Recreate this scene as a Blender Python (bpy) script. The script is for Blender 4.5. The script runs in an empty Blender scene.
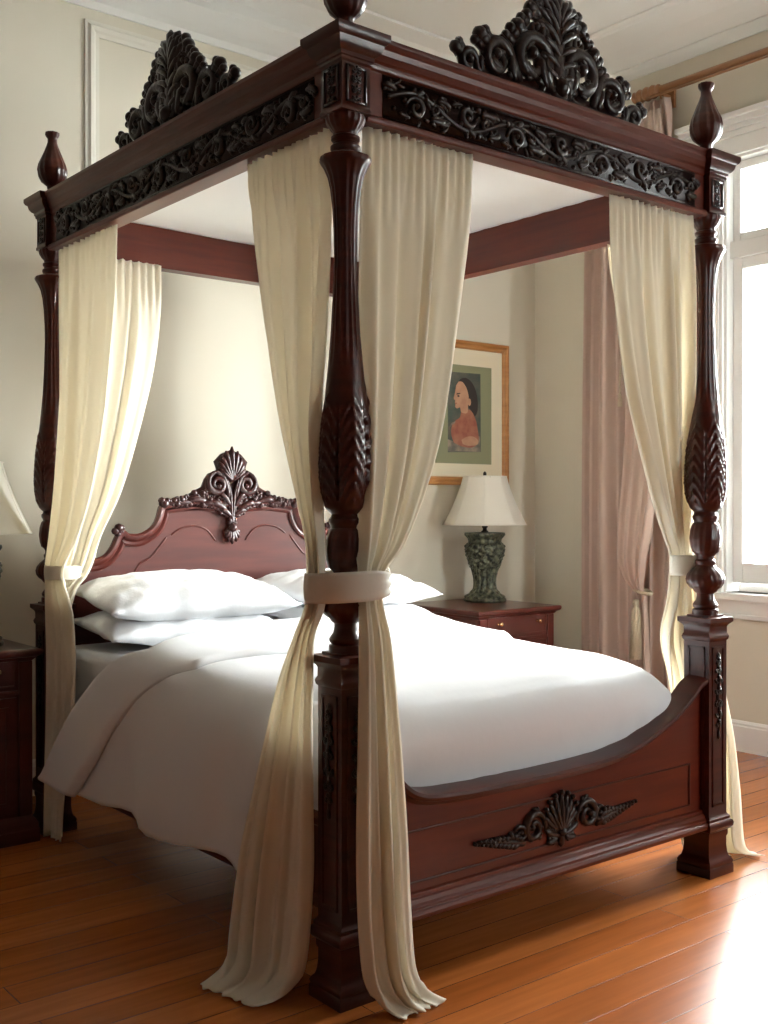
import bpy, bmesh, math, random
from mathutils import Vector, noise
random.seed(7)
PI = math.pi
C = bpy.context.scene.collection
SC = bpy.context.scene

# ------------------------------------------------------------------ camera
cam_d = bpy.data.cameras.new('camera'); cam = bpy.data.objects.new('camera', cam_d); C.objects.link(cam)
cam_d.sensor_fit = 'VERTICAL'; cam_d.sensor_height = 24.0
cam_d.lens = 24.0 * 1101.9 / 1024.0
cam.location = (-1.7993, -2.3886, 1.332)
cam.rotation_euler = (PI/2 - 0.0051, 0, -math.radians(39.0 - 0.0115))
cam_d.clip_start = 0.05; cam_d.clip_end = 300
SC.camera = cam

# ------------------------------------------------------------------ light
SC.view_settings.view_transform = 'Standard'
SC.view_settings.look = 'None'
SC.view_settings.gamma = 1.0
SC.view_settings.use_curve_mapping = False
SC.view_settings.exposure = 0.48
w = bpy.data.worlds.new('world'); SC.world = w; w.use_nodes = True
bg = w.node_tree.nodes['Background']
bg.inputs[0].default_value = (0.97, 0.985, 1.0, 1); bg.inputs[1].default_value = 74.0

XR, YB, XL, YF, ZC = 3.49, 2.58, -3.3, -4.3, 4.0
WINR = [(-0.30, 1.18)]                           # window of the right wall (y range)
WINF = [(2.62, 3.24)]
WZ0, WZ1 = 0.86, 3.27
def portal(loc, sx, sy, rot):
    d = bpy.data.lights.new('daylight_portal', 'AREA'); d.shape = 'RECTANGLE'; d.size = sx; d.size_y = sy
    d.cycles.is_portal = True
    o = bpy.data.objects.new('daylight_portal', d); C.objects.link(o); o.location = loc; o.rotation_euler = rot
for a, b in WINR: portal((XR+0.27, (a+b)/2, (WZ0+WZ1)/2), WZ1-WZ0, b-a, (0, PI/2, 0))
for a, b in WINF: portal(((a+b)/2, YF-0.27, (WZ0+WZ1)/2), b-a, WZ1-WZ0, (-PI/2+PI, 0, 0))

# ------------------------------------------------------------------ materials
def mat(name, col, rough=0.5, metal=0.0, coat=0.0, spec=0.5, bump=None, var=None, trans=0.0, sheen=0.0):
    """bump=(scale,strength,stretch) var=(col2,scale,stretch)"""
    m = bpy.data.materials.new(name); m.use_nodes = True
    nt = m.node_tree; N = nt.nodes; L = nt.links
    p = N['Principled BSDF']
    p.inputs['Base Color'].default_value = (*col, 1); p.inputs['Roughness'].default_value = rough
    p.inputs['Metallic'].default_value = metal; p.inputs['Coat Weight'].default_value = coat
    p.inputs['Coat Roughness'].default_value = 0.12; p.inputs['Specular IOR Level'].default_value = spec
    p.inputs['Sheen Weight'].default_value = sheen
    tc = N.new('ShaderNodeTexCoord')
    def nz(scale, stretch, det=4):
        mp = N.new('ShaderNodeMapping'); mp.inputs['Scale'].default_value = stretch
        n = N.new('ShaderNodeTexNoise'); n.inputs['Scale'].default_value = scale; n.inputs['Detail'].default_value = det
        L.new(tc.outputs['Object'], mp.inputs[0]); L.new(mp.outputs[0], n.inputs['Vector']); return n
    if var:
        n = nz(var[1], var[2]); r = N.new('ShaderNodeValToRGB')
        r.color_ramp.elements[0].position = 0.35; r.color_ramp.elements[1].position = 0.65
        r.color_ramp.elements[0].color = (*col, 1); r.color_ramp.elements[1].color = (*var[0], 1)
        L.new(n.outputs['Fac'], r.inputs[0]); L.new(r.outputs[0], p.inputs['Base Color'])
    if bump:
        n = nz(bump[0], bump[2]); b = N.new('ShaderNodeBump'); b.inputs['Strength'].default_value = bump[1]
        b.inputs['Distance'].default_value = 0.01
        L.new(n.outputs['Fac'], b.inputs['Height']); L.new(b.outputs[0], p.inputs['Normal'])
    if trans:
        t = N.new('ShaderNodeBsdfTranslucent'); t.inputs[0].default_value = (*col, 1)
        mx = N.new('ShaderNodeMixShader'); mx.inputs[0].default_value = trans
        out = N['Material Output']
        L.new(p.outputs[0], mx.inputs[1]); L.new(t.outputs[0], mx.inputs[2]); L.new(mx.outputs[0], out.inputs[0])
    return m
M = {}
M['mahog'] = mat('mahogany', (0.040, 0.0050, 0.0024), 0.34, coat=0.12, spec=.4, var=((0.066, 0.009, 0.0036), 3.0, (2, 2, 14)))
M['mahog_h'] = mat('mahogany_boards', (0.075, 0.0085, 0.0030), 0.34, coat=0.12, spec=.4, var=((0.115, 0.016, 0.0050), 2.2, (1.2, 9, 14)))
M['mahog_y'] = mat('mahogany_rails', (0.075, 0.0085, 0.0030), 0.34, coat=0.12, spec=.4, var=((0.115, 0.016, 0.0050), 2.2, (9, 1.2, 14)))
M['head'] = mat('headboard_mahogany', (0.068, 0.0095, 0.0055), 0.38, coat=0.08, spec=.4, var=((0.098, 0.016, 0.009), 2.2, (1.2, 9, 12)))
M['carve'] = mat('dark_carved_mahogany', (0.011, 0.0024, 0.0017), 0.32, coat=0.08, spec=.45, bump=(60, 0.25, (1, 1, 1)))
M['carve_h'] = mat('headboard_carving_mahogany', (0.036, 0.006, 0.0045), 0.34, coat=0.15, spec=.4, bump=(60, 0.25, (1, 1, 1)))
M['stand'] = mat('nightstand_mahogany', (0.070, 0.009, 0.0055), 0.30, coat=0.35, var=((0.10, 0.014, 0.008), 2.0, (1.2, 9, 9)))
M['curtain'] = mat('cream_voile', (0.95, 0.895, 0.765), 0.85, trans=0.38, bump=(120, 0.05, (1, 1, 1)), sheen=0.2)
M['tie'] = mat('cream_band', (0.86, 0.82, 0.72), 0.8, trans=0.12, bump=(90, 0.08, (1, 1, 1)))
M['drape'] = mat('beige_drape', (0.60, 0.445, 0.36), 0.8, trans=0.12, bump=(150, 0.06, (1, 1, 1)), sheen=0.3)
M['linen'] = mat('white_cotton', (0.83, 0.84, 0.86), 0.75, bump=(7, 0.25, (1, 1, 1)), sheen=0.1)
M['pillow'] = mat('white_pillow_cotton', (0.83, 0.84, 0.86), 0.75, bump=(13, 0.5, (1, 1, 1)), sheen=0.1)
M['lining'] = mat('canopy_lining', (0.80, 0.79, 0.76), 0.85, bump=(3, 0.3, (1, 6, 1)))
M['wall'] = mat('wall_paint', (0.68, 0.625, 0.505), 0.7, bump=(300, 0.03, (1, 1, 1)))
M['dark_wall'] = mat('unseen_dark_wall', (0.10, 0.06, 0.04), 0.5)  # unseen left and front walls, made dark to cut bounce light
M['ceil'] = mat('ceiling_paint', (0.82, 0.81, 0.755), 0.8)
M['trim'] = mat('white_trim', (0.84, 0.83, 0.79), 0.4)
M['trimw'] = mat('cream_molding', (0.72, 0.68, 0.58), 0.5)
M['brass'] = mat('brass', (0.75, 0.55, 0.30), 0.25, metal=1.0)
M['rod'] = mat('oak_rod', (0.28, 0.12, 0.045), 0.35, coat=0.3, var=((0.36, 0.17, 0.07), 4, (8, 1, 8)))
M['shade'] = mat('lamp_shade_fabric', (0.88, 0.84, 0.75), 0.8, trans=0.3)
M['verd'] = mat('verdigris_bronze', (0.010, 0.012, 0.008), 0.36, metal=0.3, var=((0.15, 0.155, 0.10), 45, (1, 1, 1)), bump=(60, 0.8, (1, 1, 1)))
M['darkm'] = mat('dark_metal', (0.03, 0.025, 0.02), 0.4, metal=0.8)
M['gilt'] = mat('gilt_frame', (0.36, 0.15, 0.04), 0.35, coat=0.3, var=((0.48, 0.22, 0.07), 3, (1, 1, 8)))
M['matw'] = mat('cream_mat', (0.72, 0.64, 0.47), 0.8)
M['matg'] = mat('olive_mat', (0.25, 0.25, 0.14), 0.8, bump=(200, 0.1, (1, 1, 1)))
M['tassel'] = mat('gold_cord', (0.62, 0.52, 0.36), 0.6, bump=(200, 1.0, (1, 1, 1)))
M['p_bg'] = mat('paint_green', (0.045, 0.07, 0.055), 0.6, var=((0.11, 0.10, 0.075), 14, (1, 1, 1)))
M['p_hair'] = mat('paint_hair', (0.03, 0.018, 0.015), 0.6)
M['p_skin'] = mat('paint_skin', (0.40, 0.20, 0.12), 0.6, var=((0.5, 0.28, 0.17), 18, (1, 1, 1)))
M['p_dress'] = mat('paint_rust', (0.27, 0.075, 0.045), 0.6, var=((0.36, 0.14, 0.08), 20, (1, 1, 1)))
M['p_cloth'] = mat('paint_cloth', (0.33, 0.25, 0.19), 0.6, var=((0.10, 0.09, 0.07), 16, (1, 1, 1)))
M['bld'] = mat('pale_render', (0.75, 0.75, 0.74), 0.8)
M['bldw'] = mat('building_window', (0.30, 0.33, 0.36), 0.3)
M['roof'] = mat('grey_roof', (0.45, 0.44, 0.43), 0.8)
M['leafy'] = mat('hazy_leaves', (0.30, 0.36, 0.24), 0.8, var=((0.4, 0.46, 0.33), 3, (1, 1, 1)))
M['ground'] = mat('street', (0.5, 0.5, 0.5), 0.9)

def glass_mat():
    m = bpy.data.materials.new('window_glass'); m.use_nodes = True; nt = m.node_tree; N = nt.nodes; L = nt.links
    N.remove(N['Principled BSDF']); out = N['Material Output']
    t = N.new('ShaderNodeBsdfTransparent'); t.inputs[0].default_value = (0.96, 0.98, 0.97, 1)
    g = N.new('ShaderNodeBsdfGlossy'); g.inputs['Roughness'].default_value = 0.02
    f = N.new('ShaderNodeFresnel'); f.inputs[0].default_value = 1.45; mx = N.new('ShaderNodeMixShader')
    L.new(f.outputs[0], mx.inputs[0]); L.new(t.outputs[0], mx.inputs[1]); L.new(g.outputs[0], mx.inputs[2]); L.new(mx.outputs[0], out.inputs[0])
    return m
M['glass'] = glass_mat()

def floor_mat():
    m = bpy.data.materials.new('floor_boards'); m.use_nodes = True; nt = m.node_tree; N = nt.nodes; L = nt.links
    p = N['Principled BSDF']; tc = N.new('ShaderNodeTexCoord')
    br = N.new('ShaderNodeTexBrick'); br.offset = 0.37; br.offset_frequency = 2; br.squash = 1
    br.inputs['Scale'].default_value = 1.0; br.inputs['Brick Width'].default_value = 1.9; br.inputs['Row Height'].default_value = 0.128
    br.inputs['Mortar Size'].default_value = 0.0016; br.inputs['Mortar Smooth'].default_value = 0.3; br.inputs['Bias'].default_value = 0.0
    br.inputs['Color1'].default_value = (0.45, 0.145, 0.033, 1); br.inputs['Color2'].default_value = (0.33, 0.093, 0.018, 1)
    br.inputs['Mortar'].default_value = (0.10, 0.028, 0.010, 1)
    L.new(tc.outputs['Object'], br.inputs['Vector'])
    mp = N.new('ShaderNodeMapping'); mp.inputs['Scale'].default_value = (1.0, 14, 1); L.new(tc.outputs['Object'], mp.inputs[0])
    n = N.new('ShaderNodeTexNoise'); n.inputs['Scale'].default_value = 2.4; n.inputs['Detail'].default_value = 4; n.inputs['Distortion'].default_value = 0.0
    L.new(mp.outputs[0], n.inputs['Vector'])
    r = N.new('ShaderNodeValToRGB'); r.color_ramp.elements[0].position = 0.3; r.color_ramp.elements[1].position = 0.72
    r.color_ramp.elements[0].color = (0.84, 0.80, 0.76, 1); r.color_ramp.elements[1].color = (1.15, 1.1, 1.05, 1)
    L.new(n.outputs['Fac'], r.inputs[0])
    mx = N.new('ShaderNodeMix'); mx.data_type = 'RGBA'; mx.blend_type = 'MULTIPLY'; mx.inputs[0].default_value = 1
    L.new(br.outputs['Color'], mx.inputs[6]); L.new(r.outputs[0], mx.inputs[7]); L.new(mx.outputs[2], p.inputs['Base Color'])
    n2 = N.new('ShaderNodeTexNoise'); n2.inputs['Scale'].default_value = 3; L.new(tc.outputs['Object'], n2.inputs['Vector'])
    mr = N.new('ShaderNodeMapRange'); mr.inputs[3].default_value = 0.26; mr.inputs[4].default_value = 0.27
    L.new(n2.outputs['Fac'], mr.inputs[0]); L.new(mr.outputs[0], p.inputs['Roughness'])
    p.inputs['Coat Weight'].default_value = 0.0
    b = N.new('ShaderNodeBump'); b.inputs['Strength'].default_value = 0.35; b.inputs['Distance'].default_value = 0.002
    sb = N.new('ShaderNodeMath'); sb.operation = 'SUBTRACT'; sb.inputs[0].default_value = 1; L.new(br.outputs['Fac'], sb.inputs[1])
    L.new(sb.outputs[0], b.inputs['Height']); L.new(b.outputs[0], p.inputs['Normal'])
    return m
M['floor'] = floor_mat()

# ------------------------------------------------------------------ helpers
ORG = {}
def link(name, data, parent=None, origin=(0, 0, 0)):
    o = bpy.data.objects.new(name, data); C.objects.link(o)
    origin = Vector(origin)
    if parent is not None:
        o.parent = parent; o.location = origin - ORG[parent.name]
    else:
        o.location = origin
    ORG[o.name] = origin
    return o
def tag(o, label=None, cat=None, group=None, kind=None):
    if label: o['label'] = label
    if cat: o['category'] = cat
    if group: o['group'] = group
    if kind: o['kind'] = kind
    return o
def thing(name, label, cat, loc=(0, 0, 0), group=None):
    return tag(link(name, None, None, loc), label, cat, group)
def obj(name, bm, m, parent=None, origin=None, smooth=True, angle=None, solid=0.0, bevel=0.0, subsurf=0):
    """link the bmesh (world coordinates) as one mesh object"""
    if origin is None: origin = ORG[parent.name] if parent is not None else (0, 0, 0)
    origin = Vector(origin)
    bmesh.ops.translate(bm, verts=bm.verts, vec=-origin)
    me = bpy.data.meshes.new(name)
    if smooth:
        for f in bm.faces: f.smooth = True
    bm.normal_update(); bm.to_mesh(me); bm.free()
    ms = m if isinstance(m, (list, tuple)) else [m]
    for x in ms: me.materials.append(M[x])
    o = link(name, me, parent, origin)
    if angle is not None:
        me.set_sharp_from_angle(angle=math.radians(angle))
    if bevel:
        b = o.modifiers.new('bevel', 'BEVEL'); b.width = bevel; b.segments = 2; b.limit_method = 'ANGLE'
    if solid:
        s = o.modifiers.new('solidify', 'SOLIDIFY'); s.thickness = solid; s.offset = 0
    if subsurf:
        s = o.modifiers.new('subsurf', 'SUBSURF'); s.levels = subsurf; s.render_levels = subsurf
    return o
def struct(name, bm, m, parent=None, **k):
    k.setdefault('smooth', False)
    o = obj(name, bm, m, parent, **k)
    if parent is None: o['kind'] = 'structure'
    return o
def copy_tree(o, parent=None):
    c = o.copy(); C.objects.link(c); c.parent = parent
    ORG[c.name] = ORG[o.name]
    for ch in list(o.children): copy_tree(ch, c)
    return c
def BM(): return bmesh.new()
def box(bm, x0, x1, y0, y1, z0, z1):
    v = [bm.verts.new(p) for p in ((x0,y0,z0),(x1,y0,z0),(x1,y1,z0),(x0,y1,z0),(x0,y0,z1),(x1,y0,z1),(x1,y1,z1),(x0,y1,z1))]
    for f in ((0,3,2,1),(4,5,6,7),(0,1,5,4),(1,2,6,5),(2,3,7,6),(3,0,4,7)): bm.faces.new([v[i] for i in f])
def loft(bm, rings, closed=True, caps=True):
    R = [[bm.verts.new(p) for p in r] for r in rings]
    n = len(R[0])
    for a, b in zip(R, R[1:]):
        for i in range(n if closed else n-1):
            j = (i+1) % n
            bm.faces.new((a[i], a[j], b[j], b[i]))
    if caps and closed:
        bm.faces.new(list(reversed(R[0]))); bm.faces.new(R[-1])
    return R
def sqloft(bm, prof, cx, cy):
    """prof: list of (z, half) -> square stacked mouldings"""
    loft(bm, [[(cx-h, cy-h, z), (cx+h, cy-h, z), (cx+h, cy+h, z), (cx-h, cy+h, z)] for z, h in prof])
def rectloft(bm, prof, x0, x1, y0, y1):
    """prof: list of (z, grow)"""
    loft(bm, [[(x0-h, y0-h, z), (x1+h, y0-h, z), (x1+h, y1+h, z), (x0-h, y1+h, z)] for z, h in prof])
def prism_x(bm, prof, x0, x1):
    """closed profile (y,z) swept along x"""
    loft(bm, [[(x0, y, z) for y, z in prof], [(x1, y, z) for y, z in prof]])
def prism_y(bm, prof, y0, y1):
    loft(bm, [[(x, y0, z) for x, z in prof], [(x, y1, z) for x, z in prof]])
def plate(bm, pts, y0, y1):
    """outline (x,z) extruded in y; fanned so that concave outlines stay clean"""
    a = [bm.verts.new((x, y0, z)) for x, z in pts]; b = [bm.verts.new((x, y1, z)) for x, z in pts]
    n = len(pts)
    fa = bm.faces.new(a); fb = bm.faces.new(list(reversed(b)))
    for i in range(n):
        j = (i+1) % n; bm.faces.new((a[j], a[i], b[i], b[j]))
    bmesh.ops.recalc_face_normals(bm, faces=bm.faces)
def cr(p0, p1, p2, p3, t):
    return 0.5*((2*p1)+(-p0+p2)*t+(2*p0-5*p1+4*p2-p3)*t*t+(-p0+3*p1-3*p2+p3)*t*t*t)
def lerp(a, b, t): return a+(b-a)*t
def sstep(a, b, x):
    t = min(1, max(0, (x-a)/(b-a))); return t*t*(3-2*t)
def interp(tab, x):
    """monotone table [(x,val...)] linear"""
    if x <= tab[0][0]: return tab[0][1]
    for (a, va), (b, vb) in zip(tab, tab[1:]):
        if x <= b: return lerp(va, vb, (x-a)/(b-a))
    return tab[-1][1]
def smooth_list(P, k):
    """catmull resample of a list of tuples, k steps per span"""
    out = []
    n = len(P)
    for i in range(n-1):
        a, b, c, d = P[max(0, i-1)], P[i], P[i+1], P[min(n-1, i+2)]
        for s in range(k):
            t = s/k; out.append(tuple(cr(a[q], b[q], c[q], d[q], t) for q in range(len(b))))
    out.append(tuple(P[-1])); return out
def lathe(bm, prof, n=48, c=(0, 0, 0), rf=None, step=None, caps=True):
    if step:
        P = []
        for (z0, r0), (z1, r1) in zip(prof, prof[1:]):
            k = max(1, int(abs(z1-z0)/step))
            for s in range(k): P.append((lerp(z0, z1, s/k), lerp(r0, r1, s/k)))
        P.append(prof[-1]); prof = P
    rings = []
    for z, r in prof:
        ring = []
        for i in range(n):
            a = 2*PI*i/n
            rr = rf(a, z, r) if rf else r
            ring.append((c[0]+rr*math.cos(a), c[1]+rr*math.sin(a), c[2]+z))
        rings.append(ring)
    loft(bm, rings, caps=caps)
def tube3(bm, pts, rad, seg=8):
    """round tube along 3-D points; rad number or list"""
    P = [Vector(p) for p in pts]; n = len(P)
    if not isinstance(rad, (list, tuple)): rad = [rad]*n
    up = Vector((0, 0, 1)); rings = []
    prev = None
    for i in range(n):
        t = (P[min(n-1, i+1)]-P[max(0, i-1)]).normalized()
        if prev is None:
            a = t.orthogonal().normalized() if abs(t.z) > .9 else t.cross(up).normalized()
        else:
            a = (prev - t*prev.dot(t)).normalized()
        prev = a; b = t.cross(a)
        rings.append([P[i]+a*(rad[i]*math.cos(2*PI*k/seg))+b*(rad[i]*math.sin(2*PI*k/seg)) for k in range(seg)])
    loft(bm, rings)

class Orn:
    """relief carving in a plane: (u right, v up, n out)"""
    def __init__(s, O, U, V, N, k=1.0):
        s.bm = BM(); s.O = Vector(O); s.U = Vector(U); s.V = Vector(V); s.N = Vector(N); s.k = k
        s.sx = 1
    def P(s, u, v, n=0): return s.O + s.U*(u*s.sx) + s.V*v + s.N*n
    def tube(s, pts, rad, n0=0.0, dep=1.0, seg=7):
        m = len(pts)
        if not isinstance(rad, (list, tuple)): rad = [rad]*m
        rad = [r_*s.k for r_ in rad]
        if not isinstance(n0, (list, tuple)): n0 = [n0]*m
        rings = []
        for i in range(m):
            a = pts[max(0, i-1)]; b = pts[min(m-1, i+1)]
            tu, tv = b[0]-a[0], b[1]-a[1]; l = math.hypot(tu, tv) or 1e-6
            pu, pv = -tv/l, tu/l
            rings.append([s.P(pts[i][0]+pu*rad[i]*math.cos(2*PI*k/seg), pts[i][1]+pv*rad[i]*math.cos(2*PI*k/seg),
                              n0[i]+rad[i]*dep*math.sin(2*PI*k/seg)) for k in range(seg)])
        if s.sx < 0: rings = [list(reversed(r)) for r in rings]
        loft(s.bm, rings)
    def ball(s, u, v, r, n=0.0, dep=1.0):
        prof = [(-1, .05), (-.85, .53), (-.5, .87), (0, 1), (.5, .87), (.85, .53), (1, .05)]
        rings = []; r = r*(1+(s.k-1)*.6)
        for h, q in prof:
            rings.append([s.P(u+r*q*math.cos(2*PI*k/8), v+r*q*math.sin(2*PI*k/8), n+h*r*dep) for k in range(8)])
        loft(s.bm, rings)
    def scroll(s, cu, cv, R, a0, turns, w, dep=1.0, n0=0.0, inner=.22, ball=True, w1=None):
        """spiral from the outside (angle a0 deg) inwards, turns signed"""
        m = max(10, int(abs(turns)*18)); pts = []; rad = []
        for i in range(m+1):
            t = i/m; a = math.radians(a0)+turns*2*PI*t; r = R*lerp(1, inner, t**.8)
            pts.append((cu+r*math.cos(a), cv+r*math.sin(a)))
            rad.append(w*(lerp(.45, 1, min(1, t*4)) if t < .25 else lerp(1, .55 if w1 is None else w1, (t-.25)/.75)))
        s.tube(pts, rad, n0, dep)
        if ball: s.ball(pts[-1][0], pts[-1][1], w*.95, n0+w*.2, dep)
        return pts
    def lobe(s, u, v, ang, L, w, curl=0.0, dep=1.0, n0=0.0, rise=0.0):
        pts = []; rad = []; nn = []
        a = math.radians(ang); x, y = u, v
        for i in range(7):
            t = i/6; pts.append((x, y)); rad.append(w*(.35+.65*math.sin(PI*min(1, t*.62+.12))) if t < .99 else w*.25)
            nn.append(n0+rise*math.sin(PI*t))
            x += math.cos(a)*L/6; y += math.sin(a)*L/6; a += math.radians(curl)/6
        s.tube(pts, rad, nn, dep, seg=6)
    def leaf(s, u, v, ang, L, w, pairs=3, curl=0.0, dep=1.0, n0=0.0, spread=55):
        s.lobe(u, v, ang, L, w*.30, curl, dep, n0+w*.1)
        for i in range(pairs):
            t = (i+.4)/(pairs+.2); a = math.radians(ang+curl*t*.6)
            uu = u+math.cos(a)*L*t*.8; vv = v+math.sin(a)*L*t*.8
            for sg in (-1, 1):
                s.lobe(uu, vv, ang+curl*t+sg*lerp(spread, spread*.5, t), w*lerp(1.0, .65, t), w*.20, -sg*35, dep, n0)
    def fan(s, u, v, ang, spread, n, L, w, dep=1.0, n0=0.0, mid=1.0, side=.6):
        for i in range(n):
            t = i/(n-1)*2-1
            s.lobe(u, v, ang+t*spread, L*lerp(mid, side, abs(t)**1.2), w*(1 if abs(t) < .9 else .85), -t*18, dep, n0+.15*w*(1-abs(t)))
    def plate(s, pts, n0, n1):
        a = [s.bm.verts.new(s.P(u, v, n0)) for u, v in pts]; c = [s.bm.verts.new(s.P(u, v, n1)) for u, v in pts]
        m = len(pts); fs = [s.bm.faces.new(a), s.bm.faces.new(list(reversed(c)))]
        for i in range(m): j = (i+1) % m; fs.append(s.bm.faces.new((a[j], a[i], c[i], c[j])))
        bmesh.ops.recalc_face_normals(s.bm, faces=fs)
    def done(s, name, m, parent, **k): return obj(name, s.bm, m, parent, **k)

# ------------------------------------------------------------------ room
b = BM(); box(b, XL-.2, XR+.3, YF-.3, YB+.2, -.12, 0); struct('floor', b, 'floor')
b = BM(); box(b, XL-.2, XR+.3, YF-.3, YB+.2, ZC, ZC+.12); struct('ceiling', b, 'ceil')
b = BM(); box(b, XL-.2, XR+.3, YB, YB+.2, 0, ZC); struct('wall_back', b, 'wall')
b = BM(); box(b, XL-.2, XL, YF, YB, 0, ZC); struct('wall_left', b, 'dark_wall')
def wall_with_openings(ops, lo, hi, mk):
    b = BM(); cur = lo
    for a, c in sorted(ops):
        mk(b, cur, a, 0, ZC); mk(b, a, c, 0, WZ0); mk(b, a, c, WZ1, ZC); cur = c
    mk(b, cur, hi, 0, ZC); return b
struct('wall_right', wall_with_openings(WINR, YF, YB, lambda b, a, c, z0, z1: box(b, XR, XR+.25, a, c, z0, z1)), 'wall')
struct('wall_front', wall_with_openings(WINF, XL-.2, XR+.25, lambda b, a, c, z0, z1: box(b, a, c, YF-.25, YF, z0, z1)), 'dark_wall')

# crown mouldings
b = BM(); prism_x(b, [(YB, 3.70), (YB-.012, 3.70), (YB-.016, 3.735), (YB-.05, 3.76), (YB-.09, 3.80), (YB-.115, 3.825), (YB-.115, 3.85), (YB-.10, 3.855),
                      (YB-.12, 3.90), (YB-.20, 3.965), (YB-.30, 3.985), (YB-.30, ZC), (YB, ZC)], XL, XR); struct('trim_1', b, 'ceil', smooth=False)
b = BM(); prism_y(b, [(XR, 3.87), (XR, ZC), (3.03, ZC), (3.03, 3.992), (3.05, 3.985), (3.06, 3.995), (3.09, 3.995), (3.10, 3.988), (3.30, 3.985), (3.38, 3.965), (3.44, 3.935),
                      (3.455, 3.935), (3.455, 3.925), (3.47, 3.90), (3.478, 3.87)], YF, YB-.1); struct('trim_2', b, 'ceil', smooth=False)
# wall panel frame
def frame_xz(bm, x0, x1, z0, z1, y, w, d):
    """mitred half-round picture moulding on a wall facing -y"""
    prof = [(0, 0), (.0, d*.5), (w*.2, d*.6), (w*.35, d), (w*.6, d*.8), (w*.75, d*.5), (w, d*.45), (w, 0)]
    rings = []
    for o, h in prof:
        rings.append([(x0+o, y-h, z0+o), (x1-o, y-h, z0+o), (x1-o, y-h, z1-o), (x0+o, y-h, z1-o)])
    loft(bm, rings, caps=False)
b = BM(); frame_xz(b, .392, 1.80, 1.0, 3.645, YB, .072, .022); struct('trim_3', b, 'trimw', smooth=False)
# baseboards
prof = [(0, 0), (-.022, 0), (-.022, .135), (-.016, .142), (-.016, .152), (-.008, .165), (0, .165)]
b = BM(); prism_x(b, [(YB+u, z) for u, z in prof], XL, XR); struct('baseboard_back', b, 'trim')
b = BM(); prism_y(b, [(XR+u, z) for u, z in prof], YF, YB); struct('baseboard_right', b, 'trim')
b = BM(); prism_y(b, [(XL-u, z) for u, z in prof], YF, YB); struct('baseboard_left', b, 'trim')

# windows
def window(idx, a, c, wall):
    """a..c is the opening along the wall; wall 'R' faces -x, 'F' faces +y"""
    if wall == 'R':
        def bx(bm, t0, t1, d0, d1, z0, z1): box(bm, XR+d0, XR+d1, t0, t1, z0, z1)   # d: depth from wall face, + outwards
    else:
        def bx(bm, t0, t1, d0, d1, z0, z1): box(bm, t0, t1, YF-d1, YF-d0, z0, z1)
    root = link('window_%d' % idx, None, None, (XR, (a+c)/2, WZ0) if wall == 'R' else ((a+c)/2, YF, WZ0)); root['kind'] = 'structure'
    b = BM()                                                           # casing
    for s, e in ((a-.20, a+.02), (c-.02, c+.20)):
        bx(b, s, e, -.022, .0, 0.80, 3.30)
    for s, e in ((a-.22, a-.17), (c+.17, c+.22)): bx(b, s, e, -.040, 0, .80, 3.30)
    for s, e in ((a-.03, a-.0), (c+.0, c+.03)): bx(b, s, e, -.032, 0, .88, 3.28)
    bx(b, a-.20, c+.20, -.024, 0, 3.25, 3.345); bx(b, a-.22, c+.22, -.040, 0, 3.345, 3.375)
    bx(b, a-.225, c+.225, -.055, 0, 3.375, 3.40); bx(b, a-.235, c+.235, -.075, 0, 3.40, 3.43); bx(b, a-.245, c+.245, -.095, 0, 3.43, 3.46)
    obj('window_casing', b, 'trim', root, smooth=False, bevel=.004)
    b = BM(); bx(b, a-.24, c+.24, -.065, .12, .822, .860); bx(b, a-.20, c+.20, -.025, 0, .72, .822); bx(b, a-.20, c+.20, -.035, 0, .72, .745)
    obj('window_sill', b, 'trim', root, smooth=False, bevel=.004)
    b = BM()                                                           # box frame and transom
    bx(b, a, a+.035, 0, .25, WZ0, WZ1); bx(b, c-.035, c, 0, .25, WZ0, WZ1); bx(b, a, c, 0, .25, WZ1-.035, WZ1); bx(b, a, c, .12, .25, WZ0, WZ0+.05)
    mid = (a+c)/2
    bx(b, a+.03, mid-.045, .03, .16, 2.70, 2.79); bx(b, mid+.045, c-.03, .03, .16, 2.70, 2.79); bx(b, mid-.045, mid+.045, .02, .17, WZ0+.05, WZ1-.035)
    obj('window_frame', b, 'trim', root, smooth=False, bevel=.003)
    for (t0, t1, z0, z1) in ((mid+.045, c-.035, WZ0+.05, 2.70), (mid+.045, c-.035, 2.79, WZ1-.035), (a+.035, mid-.045, WZ0+.05, 2.70), (a+.035, mid-.045, 2.79, WZ1-.035)):
        b = BM(); r = .060 if z0 < 2 else .045
        bx(b, t0, t0+r, .06, .11, z0, z1); bx(b, t1-r, t1, .06, .11, z0, z1); bx(b, t0+r, t1-r, .06, .11, z1-r, z1); bx(b, t0+r, t1-r, .06, .11, z0, z0+(.11 if z0 < 2 else .05))
        s = obj('sash', b, 'trim', root, smooth=False, bevel=.005)
        b = BM(); bx(b, t0+r-.01, t1-r+.01, .082, .088, z0+.05, z1-r+.01); obj('pane', b, 'glass', s, smooth=False)
    return root
window(1, WINR[0][0], WINR[0][1], 'R'); window(2, WINF[0][0], WINF[0][1], 'F'); 

# ------------------------------------------------------------------ bed
W, L = 1.644, 2.006
bed = thing('four_poster_bed', 'dark carved mahogany four poster canopy bed with cream curtains at its posts', 'bed', (W/2, L/2, 0))

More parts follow.
